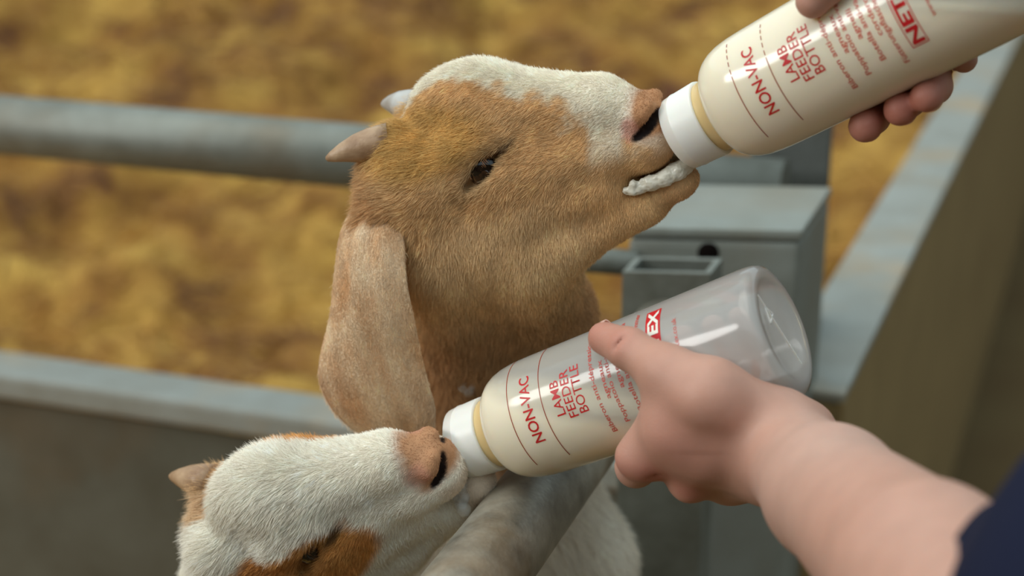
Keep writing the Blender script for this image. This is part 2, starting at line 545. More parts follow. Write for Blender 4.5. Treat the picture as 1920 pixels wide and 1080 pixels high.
def loft(centers, sides, norms, widths, thick, bulge, nu=28, nv=40, lip=0.0, ridge=0.0):
    """closed leaf: rows along centers, cross-section arcs between the two edges"""
    m = len(centers)
    ts = np.linspace(0, m - 1, nv)
    def interp(arr):
        arr = np.asarray(arr, float)
        out = []
        for t in ts:
            i = int(min(math.floor(t), m - 2)); f = t - i
            p0, p1, p2, p3 = arr[max(i - 1, 0)], arr[i], arr[i + 1], arr[min(i + 2, m - 1)]
            out.append(0.5 * (2 * p1 + (p2 - p0) * f + (2 * p0 - 5 * p1 + 4 * p2 - p3) * f * f + (3 * p1 - p0 - 3 * p2 + p3) * f ** 3))
        return np.array(out)
    C, S, Nn, W, B = interp(centers), interp(sides), interp(norms), interp(widths), interp(bulge)
    S /= np.linalg.norm(S, axis=1)[:, None]
    Nn -= S * (Nn * S).sum(1)[:, None]; Nn /= np.linalg.norm(Nn, axis=1)[:, None]
    th = np.linspace(0, 2 * np.pi, 2 * nu, endpoint=False)
    vs = []
    for k in range(nv):
        x = np.cos(th); y = np.sin(th)
        off = B[k] * (1 - x * x) + thick * np.sign(y) * np.abs(y) ** 0.7 + lip * np.maximum(0, -x - 0.6) ** 2 + ridge * np.cos(9.0 * x + 1.2 * math.sin(k * 0.11)) * (1 - x * x)
        vs.append(C[k] + np.outer(x * W[k] * 0.5, S[k]) + np.outer(off, Nn[k]))
    vs = np.concatenate(vs)
    n2 = 2 * nu
    i, j = np.meshgrid(np.arange(nv - 1), np.arange(n2), indexing='ij')
    j2 = (j + 1) % n2
    q = np.stack([i * n2 + j, (i + 1) * n2 + j, (i + 1) * n2 + j2, i * n2 + j2], -1).reshape(-1, 4)
    return vs, q

def horn(name, pose, pts, radii, mat, parent):
    P = [pose.world(p) for p in pts]
    v, f = tube_mesh(P, np.array(radii) / FPX, 20)
    return mesh_obj(name, v, f, mat, parent)

def uv_ball(c, r, seg=24, rings=16, sc=(1, 1, 1)):
    vs, fs = [], []
    for i in range(rings + 1):
        th = math.pi * i / rings
        for j in range(seg):
            ph = 2 * math.pi * j / seg
            vs.append((c[0] + r * sc[0] * math.sin(th) * math.cos(ph), c[1] + r * sc[1] * math.sin(th) * math.sin(ph), c[2] + r * sc[2] * math.cos(th)))
    for i in range(rings):
        for j in range(seg):
            k = (j + 1) % seg
            fs.append((i * seg + j, (i + 1) * seg + j, (i + 1) * seg + k, i * seg + k))
    return np.array(vs), fs

def make_goat(pose, label, neck, body, coat, ears, seed, fur_scale, horn_mats, horn_shape, mouth_open, box):
    base = pose.world((-100, -700, -150)); base[2] = 0
    root = empty("goat_kid", base, label, "goat", "goat kids drinking from bottles")
    # head and neck, fine
    s = Sdf(box[0], box[1], 5.0)
    for pts, rad, k in neck:
        s.chain([pose.local(p) for p in pts], rad, k)
    head_field(s, mouth_open)
    v, q = s.mesh(2)
    v = pose.world(v)
    # trunk and legs, coarser, grown into the neck
    if body:
        allp = np.array([pose.local(p) for pts, rad, k in body for p in pts])
        mr_ = max(max(rad) for pts, rad, k in body) + 40
        s2 = Sdf(allp.min(0) - mr_, allp.max(0) + mr_, 16.0)
        for pts, rad, k in body:
            s2.chain([pose.local(p) for p in pts], rad, k)
        v2, q2 = s2.mesh(1)
        v2 = pose.world(v2)
        q = np.concatenate([q, q2 + len(v)]); v = np.concatenate([v, v2])
    cols = coat(pose.local(v), v)
    bodyo = mesh_obj("body", v, q, M_HIDE, root, True, cols * 0.9)
    # coat
    def flow(P, N):
        l = pose.local(P)
        side = np.tanh(l[:, 2] / 35.0)
        back = np.tile(np.array([-1.0, -0.25, 0.0]), (len(P), 1))
        crown = smooth01(l[:, 1], 30, 110)
        back[:, 2] = 0.55 * crown * side
        low = smooth01(-l[:, 1], 20, 160)
        back[:, 1] -= 1.3 * low
        back[:, 0] += 0.55 * low
        d = pose.wdir(back)
        nk = smooth01(-l[:, 1], 260, 420)[:, None]
        return d * (1 - nk) + nk * np.array([0.0, 0.1, -1.0])
    def dens(P):
        l = pose.local(P)
        d = np.full(len(P), 330.0)
        d *= 1 - 0.75 * smooth01(-l[:, 1], 420, 700)
        d *= 1 - 0.55 * smooth01(-l[:, 2], 20, 120)
        d *= 1 - 0.6 * smooth01(-l[:, 1], 900, 1300)
        d *= coat(l, P, 'dens')
        return d * fur_scale
    def leng(P):
        l = pose.local(P)
        L = 0.0042 + 0.0035 * smooth01(-l[:, 0], 80, 240) + 0.004 * smooth01(-l[:, 1], 250, 500)
        L = L * (1 - 0.45 * smooth01(l[:, 0], 60, 290))
        return np.maximum(L * coat(l, P, 'len'), 0.0016)
    if fur_scale > 0:
        grow("fur", v, q, dens, flow, lambda P: coat(pose.local(P), P), leng, bodyo, seed=seed)
    # ears
    for ev, eq, edir in ears:
        eo = mesh_obj("ear", ev, eq, M_HIDE, root, True, coat(pose.local(ev), ev, 'ear') * 0.9)
        if fur_scale > 0:
            grow("fur", ev, eq, lambda P: np.full(len(P), 260.0 * fur_scale), lambda P, N: np.tile(edir, (len(P), 1)),
                 lambda P: coat(pose.local(P), P, 'ear'), lambda P: np.full(len(P), 0.0048), eo, seed=seed + 5, lift=0.22, tuft=0.22)
    # horns
    for side, mat in zip((1, -1), horn_mats):
        hs = horn_shape[0] if side == 1 or len(horn_shape) < 3 else horn_shape[2]
        horn("horn", pose, [(p[0], p[1], p[2] * side) for p in hs], horn_shape[1], mat, root)
    # eyes
    for side in (1, -1):
        c = np.array([EYE[0] - 4, EYE[1] - 2, EYE_W * side])
        vv, ff = uv_ball((0, 0, 0), 1.0)
        e = mesh_obj("eye", pose.world(vv * EYE_R + c), ff, M_EYE, root)
        vi, fi = uv_ball((0, 0, 0), 1.0, 20, 12)
        vi = vi * np.array([20, 20, 7]) + c + np.array([2, -6, side * (EYE_R - 6.6)])
        mesh_obj("iris", pose.world(vi), fi, M_IRIS, e)
        if fur_scale > 0:
            r = np.random.default_rng(seed + 9)
            m = 44
            t = r.random(m)
            R0 = np.stack([-48 + 60 * t, -16 + 36 * t, np.full(m, 118.0 * side) - 4 * t * side], 1)
            D = np.stack([0.62 + 0.1 * r.normal(size=m), -0.62 + 0.1 * r.normal(size=m), np.full(m, 0.42 * side)], 1)
            D /= np.linalg.norm(D, axis=1)[:, None]
            hair_curves("eyelashes", pose.world(R0), pose.wdir(D), pose.wdir(np.tile([0, 0, side], (m, 1))), 0.0048 * (0.6 + 0.6 * r.random(m)),
                        np.tile(s3(150, 104, 66), (m, 1)), 0.00013, e)
    return root, bodyo

def blob(x, y, cx, cy, rx, ry, soft=0.35, rot=0.0):
    c, sn = math.cos(rot), math.sin(rot)
    dx, dy = x - cx, y - cy
    r = np.sqrt(((dx * c + dy * sn) / rx) ** 2 + ((-dx * sn + dy * c) / ry) ** 2)
    return 1 - smooth01(r, 1 - soft, 1 + soft)

def ear_hang(base, out, fwd, length=0.145, width=0.062, spread=0.25):
    """lop ear hanging from base"""
    out, fwd = unit(out), unit(fwd)
    C, S, Nn, W, B = [], [], [], [], []
    for t, w_, b in ((0, .45, .008), (.12, .62, .011), (.3, .78, .012), (.55, 1, .010), (.72, 1, .008), (.87, .78, .006), (.96, .42, .003), (1, .12, .001)):
        C.append(np.asarray(base) + np.array([0, 0, -1.0]) * length * t + out * (0.03 * math.sin(t * 2.2) * spread * 4))
        S.append(fwd); Nn.append(out); W.append(width * w_); B.append(b)
    return loft(C, S, Nn, W, 0.0022, B, 16, 40)

# ---- tan kid (upper bottle). coat colour lives in head units: x along the nose, y towards the crown, |w| from the midline
TAN, TAN_L, TAN_Y, TAN_D, WHITE, PINK = s3(234, 192, 136), s3(244, 214, 168), s3(220, 178, 98), s3(200, 148, 98), s3(250, 241, 222), s3(226, 164, 148)
def coat1(l, w, what='col'):
    x, y, z = l[:, 0], l[:, 1], np.abs(l[:, 2])
    wob = (N1(l, 1 / 26.0) - 0.5) * 34 + (N2(l, 1 / 9.0) - 0.5) * 14
    z2 = z + wob
    # blaze: the top of the face back to the crown
    edge = 46 + 14 * smooth01(x, 60, 230) - 26 * smooth01(-x, 90, 200)
    blaze = (1 - smooth01(z2, edge - 8, edge + 14)) * smooth01(y, 30 - 0.25 * x - 30, 60 - 0.25 * x - 10)
    # white band behind the nose and down the side of the muzzle
    band = (1 - smooth01(np.abs(x - 236 - 0.35 * (y - 20) + wob * 0.5), 20, 42)) * smooth01(y, -70, -20)
    nose = smooth01(x, 262 + wob * 0.2, 284) * smooth01(y, -40, -18)
    lip = smooth01(x, 262, 300) * (1 - smooth01(y, -40, -20))
    if what == 'dens':
        slit = np.exp(-(((x + 18 - 0.0) * 0.78 + (y + 18) * 0.62) / 46) ** 2 - ((-(x + 18) * 0.62 + (y + 18) * 0.78) / 17) ** 2) * (z > 70)
        return np.clip((1 - 0.5 * nose - 1.3 * slit - 0.15 * lip) * (1 - nostril_mask(l)), 0.0, 1)
    if what == 'len':
        return 1 - 0.4 * nose - 0.15 * lip + 0.5 * smooth01(-x, 170, 260) * smooth01(y, -140, 0)
    n = N3(l, 1 / 60.0)[:, None]
    c = TAN * (1 - 0.35 * n) + TAN_L * 0.35 * n
    cheek = (blob(x, y, -20, -190, 170, 95) * (z > 0))[:, None]
    c = c * (1 - 0.55 * cheek) + TAN_L * 0.55 * cheek
    brow = blob(x, y, -105, 60, 120, 60)[:, None]
    c = c * (1 - 0.75 * brow) + TAN_Y * 0.75 * brow
    dk = (blob(x, y, -265, -60, 60, 110))[:, None]
    c = c * (1 - 0.5 * dk) + TAN_D * 0.5 * dk
    neck = smooth01(-y, 270, 420)[:, None]
    c = c * (1 - 0.75 * neck) + s3(190, 140, 94) * 0.75 * neck
    c = c * (1 - band[:, None] * 0.75) + WHITE * 0.75 * band[:, None]
    c = c * (1 - blaze[:, None]) + WHITE * blaze[:, None]
    c = c * (1 - lip[:, None] * 0.5) + s3(206, 160, 114) * 0.5 * lip[:, None]
    ns = nose[:, None]
    c = c * (1 - ns) + s3(184, 134, 94) * ns
    pk = (blob(x, y, 268, -4, 16, 22) * (z > 20))[:, None]
    c = c * (1 - 0.7 * pk) + PINK * 0.7 * pk
    eyeline = np.exp(-(((x + 14) * 0.78 + (y + 12) * 0.62) / 60) ** 2 - ((-(x + 14) * 0.62 + (y + 12) * 0.78) / 20) ** 2) * (z > 60)
    c = c * (1 - 0.8 * eyeline[:, None]) + s3(70, 42, 26) * 0.8 * eyeline[:, None]
    tear = blob(x, y, 34, 16, 30, 6, 0.6, 0.46)[:, None] * (z > 45)[:, None]
    c = c * (1 - 0.8 * tear) + s3(64, 36, 22) * 0.8 * tear
    nm = nostril_mask(l)[:, None]; c = c * (1 - nm) + s3(30, 16, 12) * nm
    if what == 'ear':
        n2 = N2(l * np.array([1, 0.3, 1]), 1 / 24.0)[:, None]
        c = s3(226, 184, 138) * (1 - n2) + s3(248, 226, 194) * n2
        return c
    # white chest and trunk
    h = w[:, 2]
    trunk = (1 - smooth01(h + (wob * 0.0004), 0.845, 0.875))[:, None]
    c = c * (1 - trunk) + s3(240, 230, 212) * trunk
    return c

def ear_from(rows):
    """rows: (px left, px right, py, d left, d right) of the leaf as it hangs"""
    C, S, Nn, W, B = [], [], [], [], []
    for xl, xr, y, dl, dr, b in rows:
        a, c = V(xl, y if not isinstance(y, tuple) else y[0], dl), V(xr, y if not isinstance(y, tuple) else y[1], dr)
        C.append((a + c) / 2); S.append(unit(c - a)); W.append(np.linalg.norm(c - a)); B.append(b)
        Nn.append(-unit((a + c) / 2 - CAM))
    return C, S, Nn, W, B

C_, S_, N_, W_, B_ = ear_from([
    (664, 752, (392, 404), 1.030, 1.008, 0.006), (642, 758, (440, 462), 1.032, 1.004, 0.010), (632, 762, (510, 528), 1.034, 1.004, 0.012),
    (622, 776, (590, 596), 1.038, 1.010, 0.012), (603, 790, (668, 664), 1.044, 1.022, 0.010), (601, 804, (716, 722), 1.048, 1.032, 0.009),
    (624, 816, (766, 768), 1.054, 1.042, 0.008), (664, 812, (806, 808), 1.060, 1.050, 0.006), (708, 790, (838, 838), 1.064, 1.056, 0.004), (738, 766, (852, 852), 1.066, 1.062, 0.001)])
e1v, e1q = loft(C_, S_, N_, W_, 0.0022, B_, 20, 56, lip=0.012, ridge=0.0011)
# far ear: mirrored across the head's own midplane
def mirror_leaf(pose, v, q):
    l = pose.local(v) * np.array([1, 1, -1])
    # let it hang straight down from its root on the far side
    return pose.world(l), q[:, ::-1]
e2v, e2q = mirror_leaf(POSE1, e1v, e1q)
down = np.array([0.05, 0.0, -1.0])
neck1 = [([V(800, 330, 1.02), V(850, 440, 1.050), V(905, 640, 1.140), V(900, 820, 1.190), V(890, 960, 1.215)], [112, 122, 138, 190, 240], 60),
         ([V(1000, 480, 1.030), V(1012, 590, 1.105), V(1005, 760, 1.170)], [84, 98, 140], 60)]
body1 = [([V(900, 800, 1.20), V(900, 1000, 1.235), V(890, 1300, 1.30), V(880, 1700, 1.40)], [190, 262, 300, 270], 80),
         ([V(1030, 940, 1.21), V(1075, 1060, 1.23), V(1070, 1300, 1.27)], [105, 132, 90], 60),
         ([V(780, 1500, 1.36), V(760, 2000, 1.50), V(760, 2360, 1.52)], [120, 70, 50], 40),
         ([V(1000, 1500, 1.36), V(1010, 2000, 1.50), V(1010, 2360, 1.52)], [120, 70, 50], 40)]
_ht, _hb = POSE1.L(611, 299, 134), POSE1.L(716, 270, 86)
HORN_SHAPE = ([tuple(_hb + (_ht - _hb) * t + np.array([0, 5 * math.sin(t * 3.1), 0])) for t in (-.12, .2, .45, .7, .9, .985, 1.0)], [39, 34, 27, 18, 10, 5, 1.5])
goat1, goat1_body = make_goat(POSE1, "tan goat kid with white blaze, head raised to the upper feeding bottle",
    neck1, body1, coat1, [(e1v, e1q, down), (e2v, e2q, down)], 11, FUR, (M_HORN, M_HORN_GREY), HORN_SHAPE, 1.0,
    ((-430, -760, -400), (400, 240, 260)))

# ---- white kid with a brown eye patch (lower bottle)
def coat2(l, w, what='col'):
    x, y, z = l[:, 0], l[:, 1], np.abs(l[:, 2])
    wob = (N2(l, 1 / 30.0) - 0.5) * 30 + (N1(l, 1 / 9.0) - 0.5) * 12
    yf = y - 88 * (1 - smooth01(l[:, 2], -60, -20))
    patch = blob(x + wob, yf + wob * 0.6, -62, -52, 190, 90, 0.10, 0.10) * smooth01(z, 30, 52)
    root = blob(x + wob, y + wob, -190, 70, 70, 60, 0.3) * (l[:, 2] < 0)
    nose = smooth01(x + wob * 0.5, 232, 262) * smooth01(y + wob * 0.4, -34, -14)
    lip = smooth01(x + wob * 0.5, 262, 290) * (1 - smooth01(y, -50, -30))
    if what == 'dens':
        slit = np.exp(-(((x + 18) * 0.78 + (y + 18) * 0.62) / 46) ** 2 - ((-(x + 18) * 0.62 + (y + 18) * 0.78) / 17) ** 2) * (z > 70)
        return np.clip((1 - 0.5 * nose * smooth01(x, 250, 268) - 1.3 * slit - 0.15 * lip) * (1 - nostril_mask(l)), 0.0, 1)
    if what == 'len':
        return 1.15 - 0.55 * nose - 0.3 * lip + 0.55 * smooth01(-x, -140, -40) * smooth01(y, -10, 50)
    n = N3(l, 1 / 50.0)[:, None]
    c = s3(252, 246, 232) * (1 - 0.3 * n) + s3(244, 232, 206) * 0.3 * n
    br = s3(236, 178, 100) * (1 - n) + s3(208, 142, 80) * n
    pt = np.clip(patch, 0, 1)[:, None]
    c = c * (1 - pt) + br * pt
    rt = np.clip(root * 0.85, 0, 1)[:, None]; c = c * (1 - rt) + s3(226, 188, 140) * rt
    if what == 'ear':
        return np.tile(s3(170, 108, 56), (len(l), 1))
    ns = nose[:, None]
    c = c * (1 - ns) + s3(192, 144, 106) * ns
    pk = (blob(x, y, 262, 16, 26, 22) )[:, None]
    c = c * (1 - 0.4 * pk) + PINK * 0.4 * pk
    lp = lip[:, None] * 0.45
    c = c * (1 - lp) + s3(204, 172, 140) * lp
    ey = np.exp(-(((x + 14) * 0.78 + (y + 12) * 0.62) / 62) ** 2 - ((-(x + 14) * 0.62 + (y + 12) * 0.78) / 20) ** 2) * (z > 60)
    c = c * (1 - 0.85 * ey[:, None]) + s3(60, 36, 22) * 0.85 * ey[:, None]
    tear = blob(x, y, 62, 6, 30, 11, 0.5, 0.5)[:, None] * (z > 50)[:, None]
    c = c * (1 - 0.8 * tear) + s3(50, 30, 20) * 0.8 * tear
    nm = nostril_mask(l)[:, None]; c = c * (1 - nm) + s3(30, 16, 12) * nm
    return c

neck2 = [([V(470, 1010, 1.05), V(470, 1130, 1.12), V(455, 1300, 1.19)], [118, 140, 190], 60)]
body2 = [([V(455, 1260, 1.22), V(440, 1450, 1.26), V(430, 1750, 1.34), V(430, 2050, 1.42)], [190, 250, 270, 220], 80),
         ([V(330, 1900, 1.40), V(320, 2300, 1.46), V(320, 2560, 1.44)], [110, 66, 48], 40),
         ([V(540, 1900, 1.40), V(550, 2300, 1.46), V(550, 2560, 1.44)], [110, 66, 48], 40)]
_n2 = [(p[0] + 10, p[1] - 62, p[2] + 34 + 30 * i) for i, p in enumerate(HORN_SHAPE[0])]
HORN2 = (_n2, HORN_SHAPE[1], HORN_SHAPE[0])
eb = POSE2.world((-262, -88, 118)); eb2 = POSE2.world((-262, -88, -118))
x1v, x1q = ear_hang(eb, POSE2.wdir((0, 0, 1)) + np.array([0, 0, 0.4]), POSE2.wdir((1, 0, 0)))
x2v, x2q = ear_hang(eb2, np.array([0, 1.0, 0]), np.array([1.0, 0, 0]), spread=0.1)
goat2, goat2_body = make_goat(POSE2, "white goat kid with brown eye patch, muzzle in the lower feeding bottle",
    neck2, body2, coat2, [(x1v, x1q, down), (x2v, x2q, down)], 21, FUR, (M_HORN, M_HORN), HORN2, 0.8,
    ((-430, -420, -260), (400, 240, 260)))

# ------------------------------------------------------------------ pen: straw floor, hurdle, posts, gate rail, sheeted partition
M_GALV = galvanised("galvanised_tube", srgb(138, 142, 134), srgb(104, 105, 95), srgb(130, 108, 78), 0.35, 0.5, 0.35)
M_GALV_WORN = galvanised("galvanised_worn", srgb(184, 180, 166), srgb(104, 100, 90), srgb(160, 130, 92), 0.6, 0.42, 0.4, 26)
M_POST = galvanised("galvanised_post", srgb(146, 152, 146), srgb(130, 132, 122), srgb(146, 130, 106), 0.45, 0.5, 0.2, 10)
M_SHEET = galvanised("dirty_sheet", srgb(102, 102, 90), srgb(84, 82, 70), srgb(112, 88, 58), 0.5, 0.6, 0.2, 9)
M_OLIVE = galvanised("olive_sheet", srgb(158, 134, 88), srgb(144, 122, 80), srgb(132, 106, 66), 0.4, 0.75, 0.05, 7)  # olive-brown with slight noise variation
M_FLANGE = galvanised("flange", srgb(154, 158, 152), srgb(138, 138, 128), srgb(176, 146, 104), 0.7, 0.5, 0.2, 12)
M_DARK = plain("hole_shade_paint", srgb(16, 10, 8), 0.9, 0.1)

M_STRAWBED, nt, p = new_mat("straw_bed")
tc = node(nt, "ShaderNodeTexCoord")
n1 = node(nt, "ShaderNodeTexNoise"); n1.inputs["Scale"].default_value = 3.4; n1.inputs["Detail"].default_value = 9; n1.inputs["Roughness"].default_value = 0.62
n2 = node(nt, "ShaderNodeTexNoise"); n2.inputs["Scale"].default_value = 60; n2.inputs["Detail"].default_value = 3
for n in (n1, n2): nt.links.new(tc.outputs["Object"], n.inputs["Vector"])
r1 = ramp(nt, [(0.37, srgb(92, 50, 16)), (0.475, srgb(150, 105, 36)), (0.62, srgb(194, 153, 68))]); nt.links.new(n1.outputs["Fac"], r1.inputs[0])
nt.links.new(r1.outputs[0], p.inputs["Base Color"]); p.inputs["Roughness"].default_value = 0.8
b = node(nt, "ShaderNodeBump"); b.inputs["Strength"].default_value = 0.8; b.inputs["Distance"].default_value = 0.02
nt.links.new(n2.outputs["Fac"], b.inputs["Height"]); nt.links.new(b.outputs[0], p.inputs["Normal"])
M_STRAW, nt, p = new_mat("straw_stalk")
at = node(nt, "ShaderNodeAttribute"); at.attribute_name = "coat"
nt.links.new(at.outputs["Color"], p.inputs["Base Color"]); p.inputs["Roughness"].default_value = 0.45

def bed_height(x, y):
    P = np.stack([x, y, np.zeros_like(x)], 1)
    h = (N1(P, 1.9) - 0.5) * 0.30 + (N2(P + 7, 4.6) - 0.5) * 0.22 + (N3(P + 3, 11.0) - 0.5) * 0.08
    ramp_ = 0.10 * smooth01(y, 2.0, 3.2) + 0.30 * smooth01(y, 3.0, 6.5)
    return np.maximum(0.06 + h * smooth01(y, 1.7, 2.3) + ramp_, 0.012)
gx, gy = np.meshgrid(np.linspace(-4.94, 5.34, 220), np.linspace(0.75, 9.0, 240), indexing='ij')
gz = bed_height(gx.ravel(), gy.ravel())
fv = np.stack([gx.ravel(), gy.ravel(), gz], 1)
i, j = np.meshgrid(np.arange(219), np.arange(239), indexing='ij')
fq = np.stack([i * 240 + j, (i + 1) * 240 + j, (i + 1) * 240 + j + 1, i * 240 + j + 1], -1).reshape(-1, 4)
def hz(px, py, h):
    """point at height h above the ground seen at this pixel"""
    k = (540 - py) / FPX * CP - SP
    return V(px, py, (h - CAM_H) / k)
DH = 0.75
p1, p2, p3 = hz(1608, 440, DH), hz(1800, 129, DH), hz(1730, 440, DH)
dd = unit((p2 - p1) * np.array([1, 1, 0])); dn = np.array([dd[1], -dd[0], 0])       # dn points to the walkway side
wid = abs(np.dot(p3 - p1, dn))
in_pen = lambda q: ((q - p1) @ dn) < wid * 0.5
fq = fq[in_pen(fv[fq].mean(1))]
floor = mesh_obj("floor", fv, fq, M_STRAWBED)
tag(floor, "deep golden straw bedding covering the pen floor", kind="structure")
wk = bmesh.new(); box_bm(wk, (0.2, 2.95, -0.03), (1, 0, 0), (0, 1, 0), (0, 0, 1), 5.2, 6.2, 0.03)
walk = bm_obj("floor", wk, plain("walkway", srgb(92, 78, 50), 0.85, 0.2, noise=srgb(84, 68, 42), scale=3)); tag(walk, "bare walkway floor on the near side of the pen", kind="structure")

ns_ = 26000
r = np.random.default_rng(5)
sx = r.uniform(-3.0, 3.2, ns_); sy = 2.1 + 6.0 * r.random(ns_) ** 1.3
sz = bed_height(sx, sy) + r.uniform(0.0, 0.025, ns_)
ang = r.uniform(0, 2 * np.pi, ns_); tilt = r.normal(0.05, 0.28, ns_)
ln = r.uniform(0.05, 0.17, ns_); rd = r.uniform(0.0014, 0.0030, ns_)
D = np.stack([np.cos(ang) * np.cos(tilt), np.sin(ang) * np.cos(tilt), np.sin(tilt)], 1)
S = np.stack([-np.sin(ang), np.cos(ang), np.zeros(ns_)], 1); Wd = np.cross(D, S)
c0 = np.stack([sx, sy, sz], 1)
ok_ = ((c0 - p1) @ dn) < -0.10
c0, D, S, Wd, ln, rd = c0[ok_], D[ok_], S[ok_], Wd[ok_], ln[ok_], rd[ok_]; ns_ = len(c0)
vs = np.zeros((ns_, 6, 3))
for e, t in enumerate((-0.5, 0.5)):
    for m in range(3):
        a_ = 2 * math.pi * m / 3
        vs[:, e * 3 + m] = c0 + D * (ln * t)[:, None] + (S * math.cos(a_) + Wd * math.sin(a_)) * rd[:, None]
fb = np.array([(0, 1, 4, 3), (1, 2, 5, 4), (2, 0, 3, 5)])
fs = (fb[None] + (np.arange(ns_) * 6)[:, None, None]).reshape(-1, 4)
tone = r.random((ns_, 1))
pat = N1(c0 + 11, 2.6)[:, None] * 0.65 + N2(c0, 6.0)[:, None] * 0.35
dark_patch = 1 - smooth01(pat, 0.38, 0.54)  # darker brown in random patches
sc = s3(206, 165, 78) * tone + s3(158, 109, 38) * (1 - tone)
sc = np.repeat(sc * (1 - 0.75 * dark_patch) + s3(112, 62, 22) * 0.75 * dark_patch, 6, 0)
straw = mesh_obj("straw_bedding", vs.reshape(-1, 3), fs, M_STRAW, None, False, sc)
tag(straw, "loose golden straw stalks scattered over the pen bedding", "straw", None, "stuff")

def level_tube(name, a, b, rad, mat, parent, seg=36):
    v, f = tube_mesh([a, b], [rad, rad], seg)
    o = mesh_obj(name, v, f, mat, parent)
    for pl in o.data.polygons:
        if len(pl.vertices) > 4: pl.use_smooth = False
    return o

# unseen timber-clad barn walls, added to block low sky light and bounce warmth
M_CLAD = plain("timber_cladding", srgb(128, 104, 76), 0.85, 0.2, noise=srgb(96, 74, 50), scale=5)
for nm, c, ex, hx_ in (("added_wall_back", (0.2, 9.1, 1.6), (1, 0, 0), 5.2), ("added_wall_front", (0.2, -3.2, 1.6), (1, 0, 0), 5.2), ("added_wall_left", (-5.0, 2.95, 1.6), (0, 1, 0), 6.2), ("added_wall_right", (5.4, 2.95, 1.6), (0, 1, 0), 6.2)):
    bm = bmesh.new(); box_bm(bm, c, ex, (-ex[1], ex[0], 0), (0, 0, 1), hx_, 0.06, 1.75)
    tag(bm_obj(nm, bm, M_CLAD), "unseen timber clad barn wall added to shape the light", kind="structure")

# hurdle across the pen: top tube, sheet with a box-section top bar
HA = hz(-60, 229, 0.926); HB = hz(1470, 364, 0.926)
hd = unit((HB - HA) * np.array([1, 1, 0])); hn = np.array([hd[1], -hd[0], 0])
if hn[1] > 0: hn = -hn
hurdle = empty("pen_hurdle", (HA[0], HA[1], 0), "grey steel hurdle with round top tube and solid sheet, behind both goats", "hurdle")
level_tube("top_rail", HA - hd * 0.5, HB, 0.0345, M_GALV, hurdle)
SH = 0.627
sa = np.array([HA[0], HA[1], SH]) - hd * 0.5; sb = np.array([HB[0], HB[1], SH])
mid = (sa + sb) / 2; hl = np.linalg.norm(sb - sa) / 2
bm = bmesh.new(); box_bm(bm, mid + np.array([0, 0, -0.016]), hd, hn, (0, 0, 1), hl, 0.036, 0.016, 0.006)
bm_obj("sheet_top_bar", bm, M_FLANGE, hurdle)
bm = bmesh.new(); box_bm(bm, mid + np.array([0, 0, -0.33]) + hn * 0.020, hd, hn, (0, 0, 1), hl, 0.0025, 0.29, 0)
bm_obj("sheet", bm, M_SHEET, hurdle)
for t in (0.02, 0.5, 0.985):
    q = HA - hd * 0.5 + (HB - HA + hd * 0.5) * t
    if t == 0.5: continue
    bm = bmesh.new(); box_bm(bm, (q[0], q[1], 0.46), hd, hn, (0, 0, 1), 0.02, 0.02, 0.44, 0.004)
    bm_obj("upright", bm, M_GALV, hurdle)

# far post behind the front post
bp_ = V(1484, 300, 1.66)
bpost = empty("steel_post", (bp_[0], bp_[1], 0), "dark grey square post standing behind the broad post, under the upper bottle", "post")
bm = bmesh.new(); box_bm(bm, (bp_[0], bp_[1], 0.52), unit((0.97, -0.2, 0)), unit((0.2, 0.97, 0)), (0, 0, 1), 0.040, 0.040, 0.50, 0.005)
bm_obj("shaft", bm, galvanised("dark_post", srgb(108, 112, 108), srgb(84, 86, 80), srgb(96, 80, 60), 0.4, 0.6, 0.3), bpost)
bm = bmesh.new(); box_bm(bm, (bp_[0], bp_[1], 1.022), unit((0.97, -0.2, 0)), unit((0.2, 0.97, 0)), (0, 0, 1), 0.043, 0.043, 0.004, 0.002)
bm_obj("cap_plate", bm, M_POST, bpost)

# broad front post with flat top plate and a dark disc for the bolt hole
fl, fr, br = hz(1175, 425, 0.945), hz(1505, 432, 0.945), hz(1563, 345, 0.945)
e1 = unit((fr - fl) * np.array([1, 1, 0])); e2 = unit((br - fr) * np.array([1, 1, 0]))
half = np.linalg.norm(fr - fl) / 2
pc = fr - e1 * half + e2 * half
post = empty("gate_post", (pc[0], pc[1], 0), "broad square galvanised steel gate post with flat top and dark disc for its bolt hole", "post")
bm = bmesh.new(); box_bm(bm, (pc[0], pc[1], 0.4675), e1, e2, (0, 0, 1), half * 0.985, half * 0.985, 0.4675, 0.008, 3)
bm_obj("shaft", bm, M_POST, post)
bm = bmesh.new(); box_bm(bm, (pc[0], pc[1], 0.940), e1, e2, (0, 0, 1), half, half, 0.005, 0.003)
bm_obj("top_plate", bm, M_POST, post)
hole_px = V(1328, 474, 1.4)
ray = unit(hole_px - CAM); pf = pc - e2 * half * 0.985; fn_ = np.array([-e1[1], e1[0], 0])
tt = np.dot(pf - CAM, fn_) / np.dot(ray, fn_); hp = CAM + ray * tt
v, f = lathe([(0.0010, 0.0), (0.0010, 0.0088), (0.0007, 0.0092), (0.0, 0.0095)], hp, -fn_, 28)
mesh_obj("bolt_hole_disc", v, f, M_DARK, post)  # proud dark disc painted for the hole's inner shade, post not cut

# gate: round top rail running towards the camera, end stile with open bracket
GA, GB = V(1262, 600, 1.366), V(975, 975, 1.01)
GB[2] = GA[2] = (GA[2] + GB[2]) / 2
gd = unit(GB - GA)
gate = empty("gate", (GA[0], GA[1], 0), "worn grey round gate rail under the lower bottle, with upright end bracket", "gate")
level_tube("top_rail", GA + gd * 0.03, GA + gd * 0.95, 0.0272, M_GALV_WORN, gate, 48)
gs = unit(np.cross((0, 0, 1), gd)) 
